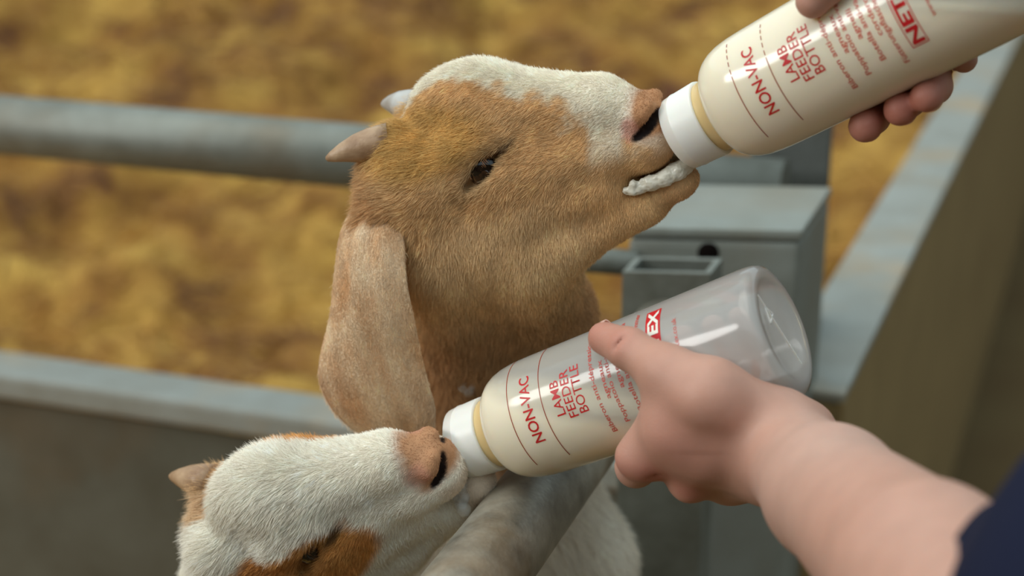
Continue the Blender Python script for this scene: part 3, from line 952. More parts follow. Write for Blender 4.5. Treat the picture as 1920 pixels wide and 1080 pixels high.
# end stile: an open-topped hollow box section in front of the post
st_c = hz(1262, 496, 0.932); st_c = np.array([st_c[0], st_c[1], 0])
ho, hi_, dz0, dz1 = 0.0335, 0.028, 0.06, 0.932
bm = bmesh.new()
hw, hh = 0.0335, 0.019
for (cx, cy, sx_, sy_) in ((0, -hh, hw, 0.003), (0, hh, hw, 0.003), (-hw, 0, 0.003, hh), (hw, 0, 0.003, hh)):
    box_bm(bm, st_c + e1 * cx + e2 * cy + np.array([0, 0, (dz0 + dz1) / 2]), e1, e2, (0, 0, 1), sx_ + (0.003 if sy_ < 0.01 else 0), sy_, (dz1 - dz0) / 2, 0.0012)
bm_obj("end_bracket", bm, M_GALV, gate)
bm = bmesh.new(); box_bm(bm, st_c + np.array([0, 0, 0.46]), e1, e2, (0, 0, 1), hw - 0.004, hh - 0.004, 0.40, 0)
bm_obj("bracket_core", bm, galvanised("bracket_core", srgb(120, 122, 114), srgb(98, 98, 90), srgb(110, 92, 68), 0.4), gate)
lo1 = GA + np.array([0, 0, -0.42]); lo2 = GA + gd * 0.95 + np.array([0, 0, -0.42])
level_tube("lower_rail", lo1, lo2, 0.0272, M_GALV_WORN, gate, 32)
for k in range(2):
    q = GA + gd * (0.93 - 0.0 * k)
bm = bmesh.new(); q = GA + gd * 0.93; box_bm(bm, (q[0], q[1], 0.48), gd, gs, (0, 0, 1), 0.02, 0.02, 0.42, 0.004); bm_obj("stile", bm, M_GALV, gate)
# latch bar reaching from the post behind the tan kid's neck
la, lb = V(1196, 494, 1.40), V(880, 470, 1.46)
latch = empty("latch_bar", (la[0], la[1], la[2]), "short grey latch bar joining the gate post behind the tan kid's neck", "latch")
v, f = tube_mesh([la, lb], [0.0115, 0.0115], 20); mesh_obj("bar", v, f, M_GALV, latch)
v, f = lathe([(0, 0.0), (0, 0.017), (0.008, 0.017), (0.008, 0.0)], lb, lb - la, 20); mesh_obj("end_stop", v, f, M_GALV, latch)

# sheeted partition running away to the right, flanged top
part = empty("sheeted_partition", (p1[0], p1[1], 0), "tall olive-brown sheet partition with pale grey flanged top, right of the post", "partition")
p0 = hz(1436, 719, DH); p0 = p1 + dd * np.dot(p0 - p1, dd)
c_ = p0 + dn * wid / 2 + dd * 2.6
bm = bmesh.new(); box_bm(bm, c_ + np.array([0, 0, -0.006]), dd, dn, (0, 0, 1), 2.6, wid / 2, 0.006, 0.004)
bm_obj("top_flange", bm, M_FLANGE, part)
bm = bmesh.new(); box_bm(bm, c_ + dn * (wid / 2 - 0.004) + np.array([0, 0, -0.375]), dd, dn, (0, 0, 1), 2.6, 0.003, 0.365, 0)
bm_obj("sheet", bm, M_OLIVE, part)

e_ = p0 + dn * wid / 2
bm = bmesh.new(); box_bm(bm, (e_[0] + dd[0] * 0.01, e_[1] + dd[1] * 0.01, 0.37), dd, dn, (0, 0, 1), 0.008, wid / 2, 0.368, 0.002)
bm_obj("end_upright", bm, M_OLIVE, part)

# ------------------------------------------------------------------ feeding bottles
def bottle_plastic(level):
    """translucent polythene; where milk stands behind the wall (below the level) it reads as cream"""
    m, nt, p = new_mat("bottle_plastic")
    out = nt.nodes["Material Output"]
    df = node(nt, "ShaderNodeBsdfDiffuse"); df.inputs[0].default_value = (0.93, 0.93, 0.91, 1)
    tl = node(nt, "ShaderNodeBsdfTranslucent"); tl.inputs[0].default_value = (0.95, 0.95, 0.94, 1)
    tp = node(nt, "ShaderNodeBsdfTransparent"); tp.inputs[0].default_value = (0.97, 0.98, 0.98, 1)
    gl = node(nt, "ShaderNodeBsdfGlossy"); gl.inputs["Roughness"].default_value = 0.11
    fr = node(nt, "ShaderNodeFresnel"); fr.inputs[0].default_value = 1.48
    m1 = node(nt, "ShaderNodeMixShader"); m1.inputs[0].default_value = 0.45
    m2 = node(nt, "ShaderNodeMixShader"); m2.inputs[0].default_value = 0.48
    m3 = node(nt, "ShaderNodeMixShader"); m4 = node(nt, "ShaderNodeMixShader")
    L = nt.links.new
    L(df.outputs[0], m1.inputs[1]); L(tl.outputs[0], m1.inputs[2])
    L(m1.outputs[0], m2.inputs[1]); L(tp.outputs[0], m2.inputs[2])
    L(fr.outputs[0], m3.inputs[0]); L(m2.outputs[0], m3.inputs[1]); L(gl.outputs[0], m3.inputs[2])
    p.inputs["Base Color"].default_value = (*srgb(242, 232, 208), 1); p.inputs["Roughness"].default_value = 0.13
    p.inputs["Subsurface Weight"].default_value = 0.6; p.inputs["Subsurface Radius"].default_value = (0.016, 0.012, 0.008); p.inputs["Subsurface Scale"].default_value = 1.0
    ge = node(nt, "ShaderNodeNewGeometry"); sx = node(nt, "ShaderNodeSeparateXYZ"); L(ge.outputs["Position"], sx.inputs[0])
    mr = node(nt, "ShaderNodeMapRange", interpolation_type='SMOOTHSTEP'); mr.inputs[1].default_value = level - 0.004; mr.inputs[2].default_value = level + 0.010
    L(sx.outputs[2], mr.inputs[0])
    L(mr.outputs[0], m4.inputs[0]); L(p.outputs[0], m4.inputs[1]); L(m3.outputs[0], m4.inputs[2])
    L(m4.outputs[0], out.inputs[0])
    return m
M_MILK, nt, p = new_mat("milk")
p.inputs["Base Color"].default_value = (*srgb(246, 230, 190), 1); p.inputs["Roughness"].default_value = 0.3
p.inputs["Subsurface Weight"].default_value = 0.5; p.inputs["Subsurface Radius"].default_value = (0.012, 0.009, 0.006); p.inputs["Subsurface Scale"].default_value = 1.0
M_CAP = plain("cap_plastic", srgb(238, 237, 230), 0.3, 0.5, bump=0.03, scale=80, sss=0.25)
M_NECK = plain("neck_plastic", srgb(222, 194, 138), 0.28, 0.5, sss=0.2)
M_PRINT = plain("red_print", srgb(196, 28, 34), 0.4, 0.4)
M_PRINT_THIN = plain("brown_red_print", srgb(150, 52, 34), 0.4, 0.4)
M_PRINT_PALE = plain("pale_print", srgb(204, 78, 70), 0.45, 0.4)
M_WHITE_PRINT = plain("white_lettering", srgb(232, 228, 216), 0.4, 0.4)
M_TEAT = plain("rubber_teat", srgb(150, 72, 52), 0.4, 0.4)

BL = 0.226
def bottle_radius(s):
    if s <= 0.0: return 0.0
    pts = [(0.0310, 0.0238), (0.0318, 0.0260), (0.0340, 0.0290), (0.0375, 0.0318), (0.0420, 0.0340), (0.0480, 0.0357), (0.0560, 0.0367), (0.0650, 0.0371), (BL - 0.012, 0.0402), (BL - 0.006, 0.0400), (BL - 0.002, 0.0386), (BL, 0.0350)]
    return float(np.interp(s, [a for a, _ in pts], [b for _, b in pts]))

class Bottle:
    def __init__(self, A, E):
        self.A = np.asarray(A); self.ax = unit(E - A); self.E = self.A + self.ax * BL
        tc_ = CAM - (self.A + self.E) / 2
        self.nf = unit(tc_ - self.ax * np.dot(tc_, self.ax)); self.up = np.cross(self.ax, self.nf)
        if np.dot(self.up, AX_U) < 0: self.up = -self.up
    def at(self, s, th, rho):
        return self.A + self.ax * s + (self.nf * math.cos(th) + self.up * math.sin(th)) * rho
    def hit(self, px, py, off=0.0):
        """point above pixel on the bottle's wall, off metres proud of it"""
        d = unit(V(px, py, 1.0) - CAM)
        for t in np.linspace(0.6, 1.2, 6000):
            q = CAM + d * t - self.A; s = np.dot(q, self.ax)
            if np.linalg.norm(q - self.ax * s) < bottle_radius(s) + off and 0.03 < s < BL: return CAM + d * t
        return CAM + d * 0.93

_fontcurve = bpy.data.curves.new("lettering", 'FONT')
_fontobj = bpy.data.objects.new("lettering", _fontcurve)
COL.objects.link(_fontobj)
def glyphs(text, bold=0.0, spacing=1.0):
    _fontcurve.body = text; _fontcurve.size = 1.0; _fontcurve.offset = bold; _fontcurve.space_character = spacing; _fontcurve.resolution_u = 3
    bpy.context.view_layer.update()
    dg = bpy.context.evaluated_depsgraph_get()
    me = bpy.data.meshes.new_from_object(_fontobj.evaluated_get(dg), depsgraph=dg)
    bm = bmesh.new(); bm.from_mesh(me); bpy.data.meshes.remove(me)
    bmesh.ops.triangulate(bm, faces=bm.faces[:])
    return bm

def wrap(bt, name, bm, s_mid, h, th0, th1, mat, parent, proud=0.00022, cap=0.70):
    """wrap flat lettering round the bottle: its width runs from angle th0 up to th1, its cap height h along the axis, tops towards the cap"""
    xs = [v.co.x for v in bm.verts]; x0, x1 = min(xs), max(xs)
    kx = (th1 - th0) / (x1 - x0); ky = h / cap
    R0 = bottle_radius(s_mid)
    for _ in range(3):
        le = [e for e in bm.edges if abs(e.verts[0].co.x - e.verts[1].co.x) * kx * R0 > 0.0028]
        if not le: break
        bmesh.ops.subdivide_edges(bm, edges=le, cuts=1)
        bmesh.ops.triangulate(bm, faces=[f for f in bm.faces if len(f.verts) > 3])
    for v in bm.verts:
        th = th0 + (v.co.x - x0) * kx; s = s_mid + h / 2 - v.co.y * ky
        v.co = Vector(bt.at(s, th, bottle_radius(s) + proud))
    return bm_obj(name, bm, mat, parent)

def band(bt, name, s0, s1, th0, th1, mat, parent, proud=0.0002):
    n = max(4, int((th1 - th0) * 14)); bm = bmesh.new()
    row = [[bm.verts.new(bt.at(s, th0 + (th1 - th0) * i / n, bottle_radius(s) + proud)) for i in range(n + 1)] for s in (s0, s1)]
    for i in range(n): bm.faces.new((row[0][i], row[0][i + 1], row[1][i + 1], row[1][i]))
    return bm_obj(name, bm, mat, parent)

R_ = math.radians
def make_bottle(bt, label, milk_s, dashes):
    low = bt.A
    root = empty("feeding_bottle", low, label, "bottle", "lamb feeding bottles")
    ss = [0.031, 0.0318, 0.034, 0.0375, 0.042, 0.048, 0.056, 0.065, 0.09, 0.12, 0.15, 0.18, BL - 0.012, BL - 0.008, BL - 0.005, BL - 0.002, BL - 0.0007, BL]
    prof = [(s, bottle_radius(s)) for s in ss] + [(BL, 0.031), (BL - 0.0025, 0.027), (BL - 0.003, 0.012), (BL - 0.003, 0.0)]
    v, f = lathe(prof, bt.A, bt.ax, 96)
    body = mesh_obj("bottle_body", v, f, bottle_plastic(float((bt.A + bt.ax * milk_s)[2])), root)
    # neck, cap with ridge, teat
    v, f = lathe([(0.022, 0.0218), (0.0255, 0.0222), (0.0285, 0.0228), (0.0302, 0.0232), (0.0312, 0.0240)], bt.A, bt.ax, 72)
    mesh_obj("neck", v, f, M_NECK, root)
    v, f = lathe([(0.0004, 0.0), (0.0002, 0.010), (0.0, 0.0216), (0.0010, 0.0228), (0.0065, 0.0233), (0.0070, 0.0236), (0.0078, 0.0236), (0.0084, 0.0234), (0.0226, 0.0240), (0.0238, 0.0236), (0.0240, 0.0216), (0.0240, 0.019)], bt.A, bt.ax, 96)
    mesh_obj("screw_cap", v, f, M_CAP, root)
    v, f = lathe([(0.001, 0.011), (-0.004, 0.0105), (-0.008, 0.0078), (-0.014, 0.0068), (-0.020, 0.0064), (-0.023, 0.0045), (-0.024, 0.0)], bt.A, bt.ax, 28)
    mesh_obj("teat", v, f, M_TEAT, root)
    # milk: inside of the bottle below the level surface
    bm = bmesh.new()
    prof = [(0.0315, 0.0)] + [(s, bottle_radius(s) - 0.0011) for s in ss[1:-1]] + [(BL - 0.004, 0.030), (BL - 0.0045, 0.0)]
    v, f = lathe(prof, bt.A, bt.ax, 72)
    bv = [bm.verts.new(p_) for p_ in v]
    for q in f: bm.faces.new([bv[i] for i in q])
    bmesh.ops.remove_doubles(bm, verts=bm.verts[:], dist=1e-6)
    lvl = bt.A + bt.ax * milk_s
    g = bmesh.ops.bisect_plane(bm, geom=bm.verts[:] + bm.edges[:] + bm.faces[:], plane_co=Vector(lvl), plane_no=Vector((0, 0, 1)), clear_outer=True)
    ed = [e for e in g["geom_cut"] if isinstance(e, bmesh.types.BMEdge)]
    bmesh.ops.edgeloop_fill(bm, edges=ed)
    bm_obj("milk", bm, M_MILK, root, True)
    # print
    for s in (0.0595, 0.0828):
        if dashes:
            band(bt, "printed_line", s - 0.00028, s + 0.00028, R_(-43), R_(24), M_PRINT_THIN, root)
            for k in range(5): band(bt, "printed_line", s - 0.00028, s + 0.00028, R_(26 + 8 * k), R_(31 + 8 * k), M_PRINT_THIN, root)
        else:
            band(bt, "printed_line", s - 0.00028, s + 0.00028, R_(-47), R_(79), M_PRINT_THIN, root)
    tx = lambda t, s, h, a, b, m, bold=0.0: wrap(bt, "printed_lettering", glyphs(t, bold), s, h, R_(a), R_(b), m, root)
    tx("NON-VAC", 0.0722, 0.0070, -23, 42, M_PRINT, 0.012)
    tx("LAMB", 0.0930, 0.0060, -6, 26, M_PRINT, 0.004)
    tx("FEEDER", 0.1005, 0.0060, -11, 33, M_PRINT, 0.004)
    tx("BOTTLE", 0.1080, 0.0060, -10, 34, M_PRINT, 0.004)
    small = [("Biberon anti-dépression pour", 0.1190, -37, 76), ("agneaux", 0.1258, -6, 29), ("Poppatoio anti-vacuo per", 0.1300, -31, 66), ("agnelli", 0.1362, -1, 26),
             ("Botella anti-vacio para", 0.1412, -25, 62), ("corderos", 0.1468, -6, 32), ("Fütterungsflasche für Lämmer", 0.1510, -37, 67)]
    for t, s, a, b in small: tx(t, s, 0.0032, a, b, M_PRINT_PALE, 0.008)
    # logo: outlined half with red letters, solid half with white letters
    s0, s1, a0, am, a1 = 0.1580, 0.1678, R_(-28), R_(17), R_(62)
    band(bt, "logo_outline", s0, s0 + 0.0005, a0, am, M_PRINT, root); band(bt, "logo_outline", s1 - 0.0005, s1, a0, am, M_PRINT, root)
    band(bt, "logo_outline", s0, s1, a0, a0 + 0.013, M_PRINT, root); band(bt, "logo_panel", s0, s1, am, a1, M_PRINT, root)
    tx("NET", (s0 + s1) / 2, 0.0066, -26, 15, M_PRINT, 0.035)
    wrap(bt, "printed_lettering", glyphs("TEX", 0.035), (s0 + s1) / 2, 0.0066, R_(19), R_(60), M_WHITE_PRINT, root, 0.0004)
    tx("www.net-tex.co.uk", 0.1768, 0.0030, -12, 42, M_PRINT_PALE)
    # moulded base: parting ridge and triangle mark with a 4
    bx = unit(bt.nf * math.cos(1.0) + bt.up * math.sin(1.0)); by = np.cross(bt.ax, bx)
    bm = bmesh.new(); box_bm(bm, bt.E - bt.ax * 0.0026, bx, by, bt.ax, 0.027, 0.0005, 0.0005, 0.0002); bm_obj("mould_ridge", bm, M_CAP, root)
    bm = bmesh.new(); c = bt.E - bt.ax * 0.0026 + bt.up * 0.010 + bt.nf * 0.007
    tri = [c + (bt.up * math.cos(a) + np.cross(bt.ax, bt.up) * math.sin(a)) * 0.0055 for a in (2.6, 2.6 + 2.094, 2.6 + 4.189)]
    for i in range(3):
        a, b = tri[i], tri[(i + 1) % 3]; dr = unit(b - a)
        box_bm(bm, (a + b) / 2, dr, np.cross(bt.ax, dr), bt.ax, np.linalg.norm(b - a) / 2, 0.0003, 0.0003, 0)
    bm_obj("recycling_mark", bm, M_CAP, root)
    return root, body

BOT_LO = Bottle(V(868, 832, 1.0137), V(1452, 622, 0.912))
BOT_UP = Bottle(V(1274, 252, 0.969), V(1930, -98, 0.851))
bottle_lo, _ = make_bottle(BOT_LO, "half-empty white feeding bottle held by the bare forearm, cap in the white kid's mouth", 0.098, False)
bottle_up, _ = make_bottle(BOT_UP, "fuller white feeding bottle at top right, cap in the tan kid's mouth", 0.168, True)
bpy.data.objects.remove(_fontobj); bpy.data.curves.remove(_fontcurve)

# ------------------------------------------------------------------ people: a forearm on the lower bottle, a hand on the upper bottle
M_SKIN, nt, p = new_mat("skin")
at = node(nt, "ShaderNodeAttribute"); at.attribute_name = "coat"
tc = node(nt, "ShaderNodeTexCoord")
n1 = node(nt, "ShaderNodeTexNoise"); n1.inputs["Scale"].default_value = 70; n1.inputs["Detail"].default_value = 5
n2 = node(nt, "ShaderNodeTexVoronoi"); n2.inputs["Scale"].default_value = 900
for n in (n1, n2): nt.links.new(tc.outputs["Object"], n.inputs["Vector"])
mr = node(nt, "ShaderNodeMapRange"); mr.inputs[3].default_value = 0.86; mr.inputs[4].default_value = 1.1
nt.links.new(n1.outputs["Fac"], mr.inputs[0])
sc_ = node(nt, "ShaderNodeVectorMath", operation='SCALE'); nt.links.new(at.outputs["Color"], sc_.inputs[0]); nt.links.new(mr.outputs[0], sc_.inputs["Scale"])
nt.links.new(sc_.outputs[0], p.inputs["Base Color"])
p.inputs["Roughness"].default_value = 0.52; p.inputs["Specular IOR Level"].default_value = 0.35
p.inputs["Subsurface Weight"].default_value = 0.30; p.inputs["Subsurface Radius"].default_value = (0.0055, 0.0020, 0.0012); p.inputs["Subsurface Scale"].default_value = 1.0
b = node(nt, "ShaderNodeBump"); b.inputs["Strength"].default_value = 0.12; b.inputs["Distance"].default_value = 0.0006
nt.links.new(n2.outputs["Distance"], b.inputs["Height"]); nt.links.new(b.outputs[0], p.inputs["Normal"])
M_NAIL = plain("fingernail", srgb(232, 180, 164), 0.25, 0.5, sss=0.2)
M_SLEEVE, nt, p = new_mat("navy_cloth")
p.inputs["Base Color"].default_value = (*srgb(24, 28, 48), 1); p.inputs["Roughness"].default_value = 0.9; p.inputs["Specular IOR Level"].default_value = 0.15

VIEW = Pose((0, 0, -1.0), (1.0, 0, 0), (0, 1.0, 0), (0, 0, 1.0))
def vl(q): return VIEW.local(q)
U_ = FPX
SKIN, RED, PALE = s3(194, 152, 134), s3(186, 98, 82), s3(200, 172, 158)
def skin_cols(v, reds, pale=()):
    c = np.tile(SKIN, (len(v), 1))
    m = N1(v, 38.0)[:, None]; c = c * (1 - 0.25 * m) + s3(190, 128, 104) * 0.25 * m
    for pnt, rad, amt in reds:
        w = (amt * np.exp(-(np.linalg.norm(v - pnt, axis=1) / rad) ** 2))[:, None]; c = c * (1 - w) + RED * w
    for pnt, rad, amt in pale:
        w = (amt * np.exp(-(np.linalg.norm(v - pnt, axis=1) / rad) ** 2))[:, None]; c = c * (1 - w) + PALE * w
    return c

def nail(center, normal, along, w, l, parent):
    """curved plate: centre, outward normal, direction to the fingertip, half width, half length"""
    nrm = unit(normal); al = unit(along - nrm * np.dot(along, nrm)); sd = np.cross(nrm, al)
    vs, fs = [], []
    nu, nv = 10, 8
    for side in (0, 1):
        for i in range(nv + 1):
            y = -1 + 2 * i / nv
            hw = w * (1 - 0.28 * max(0, y) ** 3) * (1 - 0.35 * max(0, -y) ** 4)
            for j in range(nu + 1):
                x = -1 + 2 * j / nu
                vs.append(np.asarray(center) + sd * (x * hw) + al * (y * l + (0.0 if y < 0.99 else l * 0.1 * (1 - x * x))) + nrm * (-w * 0.55 * x * x - l * 0.10 * y * y + (0.0004 if side == 0 else -0.0005)))
    n1_ = (nu + 1) * (nv + 1)
    for i in range(nv):
        for j in range(nu):
            a = i * (nu + 1) + j
            fs.append((a, a + 1, a + nu + 2, a + nu + 1)); fs.append((n1_ + a, n1_ + a + nu + 1, n1_ + a + nu + 2, n1_ + a + 1))
    rim = [i for i in range(nu + 1)] + [i * (nu + 1) + nu for i in range(1, nv + 1)] + [nv * (nu + 1) + j for j in range(nu - 1, -1, -1)] + [i * (nu + 1) for i in range(nv - 1, 0, -1)]
    for a, c in zip(rim, rim[1:] + rim[:1]): fs.append((c, a, n1_ + a, n1_ + c))
    return mesh_obj("fingernail", np.array(vs), fs, M_NAIL, parent)

# ---- lower bottle: right hand and forearm
bt = BOT_LO
pt = lambda px, py, d: vl(V(px, py, d))
rr = lambda px, d: px * d
s = Sdf(pt(1080, 1060, 1.12) - np.array([40, 420, 20]), np.array([1250, 60, 1200]) * 0 + np.array([900, 40, 1300]), 5.0)
TH = [bt.hit(1133, 634, 0.0085), bt.hit(1180, 654, 0.0105), bt.hit(1252, 700, 0.0135), bt.hit(1330, 742, 0.020)]
s.chain([vl(q) for q in TH], [29, 35, 40, 56], 14)
wr = V(1466, 846, 0.895)
s.cone(vl(TH[3]), vl(V(1440, 806, 0.888)), 56, 66, 40)
s.cone(vl(V(1440, 806, 0.888)), vl(wr), 66, 80, 40)
PALM = V(1330, 820, 0.893)
s.cone(vl(PALM), vl(wr), 58, 80, 50)
s.cone(vl(TH[2]), vl(V(1262, 800, 0.892)), 34, 46, 45)
s.cone(vl(V(1262, 800, 0.892)), vl(PALM), 46, 58, 45)
# index finger: knuckle, down the front and round underneath
def wrapf(ss, ths, offs): return [vl(bt.at(a, R_(b), bottle_radius(a) + c)) for a, b, c in zip(ss, ths, offs)]
I = [vl(V(1268, 820, 0.893)), vl(V(1215, 858, 0.912)), vl(V(1192, 876, 0.932))] + wrapf((0.128, 0.131, 0.135, 0.138), (-104, -140, -172, -196), (0.0095, 0.009, 0.0085, 0.008))
s.chain(I, [46, 36, 32, 30, 28, 26, 23], 22)
s.cone(vl(bt.hit(1236, 778, 0.010)), vl(V(1190, 856, 0.912)), 27, 33, 26)
# knuckles along the lower edge and the other three fingers
K2 = V(1294, 902, 0.915); K3 = V(1370, 900, 0.930); K4 = V(1412, 888, 0.935)
s.cone(vl(V(1310, 850, 0.900)), vl(K2), 50, 33, 40); s.cone(vl(V(1390, 860, 0.905)), vl(K3), 56, 32, 40); s.cone(vl(K2), vl(K3), 30, 30, 24)
s.cone(vl(K3), vl(V(1450, 880, 0.905)), 34, 52, 40)
for K, a, r0 in ((K2, 0.150, 31), (K3, 0.171, 29), (K4, 0.188, 26)):
    s.chain([vl(K)] + wrapf((a - 0.004, a, a, a - 0.002), (-95, -135, -172, -200), (0.010, 0.009, 0.0085, 0.008)), [r0, r0 - 2, r0 - 4, r0 - 6, r0 - 8], 14)
# heel of the hand on the far side, wrist bones
s.cone(vl(V(1455, 800, 0.925)), vl(V(1520, 800, 0.905)), 42, 34, 40)
# forearm
s.cone(vl(wr), vl(V(1560, 925, 0.815)), 80, 102, 40)
s.chain([vl(V(1560, 925, 0.815)), vl(V(1740, 1082, 0.675)), vl(V(1990, 1330, 0.57))], [101, 118, 150], 30)
# tendon from the thumb over the wrist, crease at the thumb joint
s.cone(vl(V(1330, 712, 0.880)), vl(V(1470, 792, 0.872)), 20, 24, 34)
s.cone(vl(bt.hit(1142, 665, 0.0225)), vl(bt.hit(1180, 618, 0.0225)), 3.0, 3.0, 5, 'sub')
for (xa, ya, xb, yb, dep) in ((1216, 893, 1238, 908, 0.9035), (1228, 884, 1246, 902, 0.9015), (1150, 655, 1170, 630, 0.0)):
    if dep: s.cone(pt(xa, ya, dep), pt(xb, yb, dep), 2.2, 2.2, 6, 'sub')
    else: s.cone(vl(bt.hit(xa, ya, 0.0215)), vl(bt.hit(xb, yb, 0.0215)), 1.5, 1.5, 5, 'sub')
v, q = s.mesh(2); v = VIEW.world(v)
person = empty("person", V(1740, 1082, 0.675) * np.array([1, 1, 0]), "person's bare forearm in navy sleeve, hand wrapped around the lower bottle", "person")
cols = skin_cols(v, [(TH[0], 0.014, 0.55), (V(1225, 900, 0.90), 0.012, 0.6), (V(1165, 880, 0.91), 0.012, 0.35), (V(1290, 935, 0.90), 0.012, 0.5), (V(1260, 860, 0.87), 0.03, 0.25), (bt.hit(1160, 640, 0.02), 0.010, 0.35)],
                 [(V(1560, 880, 0.80), 0.06, 0.4)])
arm = mesh_obj("arm", v, q, M_SKIN, person, True, cols)
tdir = TH[0] - TH[1]
nail(TH[0] + unit(tdir) * 0.0035 + bt.up * 0.0062 - bt.nf * 0.0030, bt.up * 0.9 - bt.nf * 0.35 + unit(tdir) * 0.35, tdir, 0.0062, 0.0068, arm)
# sleeve: loose cuff round the forearm, wall thickness shown at the opening
axs = unit(V(1990, 1330, 0.57) - V(1740, 1082, 0.675))
c0 = V(1824, 1148, 0.640); axs = unit(axs + AX_R * 0.8 - AX_B * 0.1)
rows = [(0.012, 0.0440), (0.003, 0.0445), (0.0, 0.0460), (0.003, 0.0480), (0.008, 0.0530), (0.014, 0.0650), (0.024, 0.0820), (0.042, 0.0980), (0.09, 0.1000), (0.22, 0.1020)]
v, f = lathe(rows, c0, axs, 64)
vv = np.array(v); w_ = (N1(vv, 28.0) - 0.5)[:, None] * 0.010
rel = vv - (c0 + np.outer((vv - c0) @ axs, axs)); rel /= np.maximum(np.linalg.norm(rel, axis=1), 1e-6)[:, None]
vv = vv + rel * w_ * smooth01((vv - c0) @ axs, 0.004, 0.04)[:, None]
mesh_obj("sleeve", vv, f, M_SLEEVE, person)

# ---- upper bottle: hand behind it, three fingertips below, thumb on top
bt = BOT_UP
def bw(s_, th, off): return vl(bt.at(s_, R_(th), bottle_radius(s_) + off))
lo_ = np.min([bw(0.09, a, 0.05) for a in range(0, 360, 20)] + [bw(0.2, a, 0.05) for a in range(0, 360, 20)], 0) - 60
hi_b = np.max([bw(0.09, a, 0.05) for a in range(0, 360, 20)] + [bw(0.2, a, 0.05) for a in range(0, 360, 20)], 0) + np.array([420, 420, 60])
s = Sdf(lo_, hi_b, 5.0)
tips = []
for s_tip, s_back, r0, end in ((0.105, 0.112, 30, -86), (0.128, 0.130, 30, -84), (0.145, 0.148, 28, -80)):
    ch = [bw(s_back, -215, 0.018), bw(s_back, -178, 0.0105), bw((s_back + s_tip) / 2, -140, 0.010), bw(s_tip, -112, 0.0095), bw(s_tip, end, 0.0078)]
    s.chain(ch, [r0 + 6, r0 + 3, r0 + 1, r0, r0 - 1], 8)
    tips.append((s_tip, end, r0))
s.chain([bw(0.166, -215, 0.016), bw(0.166, -178, 0.010), bw(0.165, -150, 0.009), bw(0.164, -125, 0.008)], [32, 28, 26, 23], 8)
# palm and thumb
s.chain([bw(0.114, -222, 0.022), bw(0.168, -222, 0.022)], [46, 44], 40)
s.chain([bw(0.140, -250, 0.028), bw(0.185, -245, 0.030)], [52, 52], 50)
s.chain([bw(0.155, -255, 0.024), bw(0.140, -268, 0.016), vl(bt.hit(1556, -40, 0.010)), vl(bt.hit(1524, 2, 0.0078))], [46, 38, 33, 29], 24)
wr2 = VIEW.local(bt.at(0.19, R_(-235), 0.10)); far2 = VIEW.local(bt.at(0.24, R_(-232), 0.19))
s.cone(bw(0.165, -246, 0.030), wr2, 62, 80, 40); s.cone(wr2, far2, 80, 100, 30)
v, q = s.mesh(2); v = VIEW.world(v)
person2 = empty("person", bt.at(0.19, R_(-235), 0.10) * np.array([1, 1, 0]), "person's hand gripping the upper bottle, three fingertips showing below it", "person")
reds = [(bt.at(a, R_(e), bottle_radius(a) + 0.008), 0.02, 0.5) for a, e, r0 in tips] + [(bt.at(0.1205, R_(63), 0.045), 0.012, 0.4)]
arm2 = mesh_obj("arm", v, q, M_SKIN, person2, True, skin_cols(v, reds))
for a, e, r0 in tips:
    cc = bt.at(a, R_(e - 6), bottle_radius(a) + 0.0078 + r0 / U_ * 0.93)
    nrm = bt.nf * math.cos(R_(e - 8)) + bt.up * math.sin(R_(e - 8)); tip_d = -bt.nf * math.sin(R_(e - 8)) + bt.up * math.cos(R_(e - 8))
    nail(cc, nrm, tip_d, 0.0062, 0.0058, arm2)

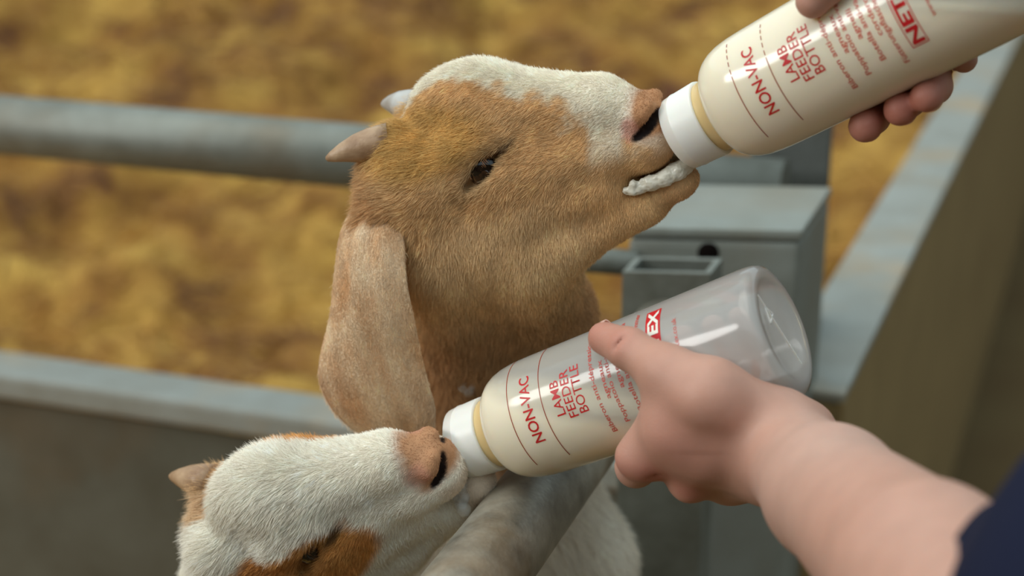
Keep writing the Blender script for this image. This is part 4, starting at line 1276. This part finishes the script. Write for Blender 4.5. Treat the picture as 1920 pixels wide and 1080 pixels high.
# ------------------------------------------------------------------ milk froth and bubbles
from mathutils.bvhtree import BVHTree
def surf(obj, px, py):
    me = obj.data
    if "bvh" not in _cache or _cache["bvh"][0] is not obj:
        _cache["bvh"] = (obj, BVHTree.FromPolygons([v.co for v in me.vertices], [tuple(p_.vertices) for p_ in me.polygons]))
    d = unit(V(px, py, 1.0) - CAM)
    h = _cache["bvh"][1].ray_cast(Vector(CAM), Vector(d))
    return (np.array(h[0]), np.array(h[1])) if h[0] is not None else (V(px, py, 1.0), -d)
_cache = {}
# froth on the tan kid's lower lip, both sides and across the open mouth
r = np.random.default_rng(3)
s = Sdf((200, -190, -90), (380, -60, 90), 2.0)
for q in (1, -1):
    path = [(228, -121, 57 * q), (250, -119, 53 * q), (275, -115, 47 * q), (300, -111, 40 * q), (322, -108, 26 * q), (334, -106, 8 * q)]
    s.chain(path, [5, 9, 12, 14, 15, 15], 8)
    for k in range(60):
        t = r.random() * 4.99; i = int(t); f_ = t - i
        c = np.array(path[i]) * (1 - f_) + np.array(path[i + 1]) * f_
        s.ball(c + r.normal(0, 5, 3) * np.array([1, 0.8, 0.6]) + np.array([0, 5, 2 * q]), r.uniform(2, 6), k=6)
v, q = s.mesh(1)
vn = vert_normals(v, q); v = v + vn * ((N1(v, 0.5) - 0.5) * 2.0 + (N2(v, 0.16) - 0.5) * 3)[:, None]
fo = mesh_obj("milk_froth", POSE1.world(v), q, M_FOAM)
tag(fo, "white milk froth along the tan kid's open lips", "froth")
def bubbles(name, label, center, nrm, n, spread, rmin, rmax, seed):
    r = np.random.default_rng(seed)
    x, y, a = frame_from(nrm)
    root = empty(name, center, label, "bubbles")
    for k in range(n):
        rad = r.uniform(rmin, rmax)
        c = center + x * r.normal(0, spread) + y * r.normal(0, spread) + a * rad * 0.55
        v, f = uv_ball(c, rad, 18, 12)
        mesh_obj("bubble", v, f, M_BUBBLE, root)
c, n = surf(goat2_body, 866, 926); bubbles("milk_bubbles", "cluster of clear milk bubbles at the white kid's lips", c, n, 16, 0.0042, 0.0018, 0.0048, 4)
c, n = surf(goat1_body, 878, 722); bubbles("milk_bubbles", "small pale bubble clinging to the tan kid's neck", c, n, 5, 0.0022, 0.0022, 0.0046, 5)
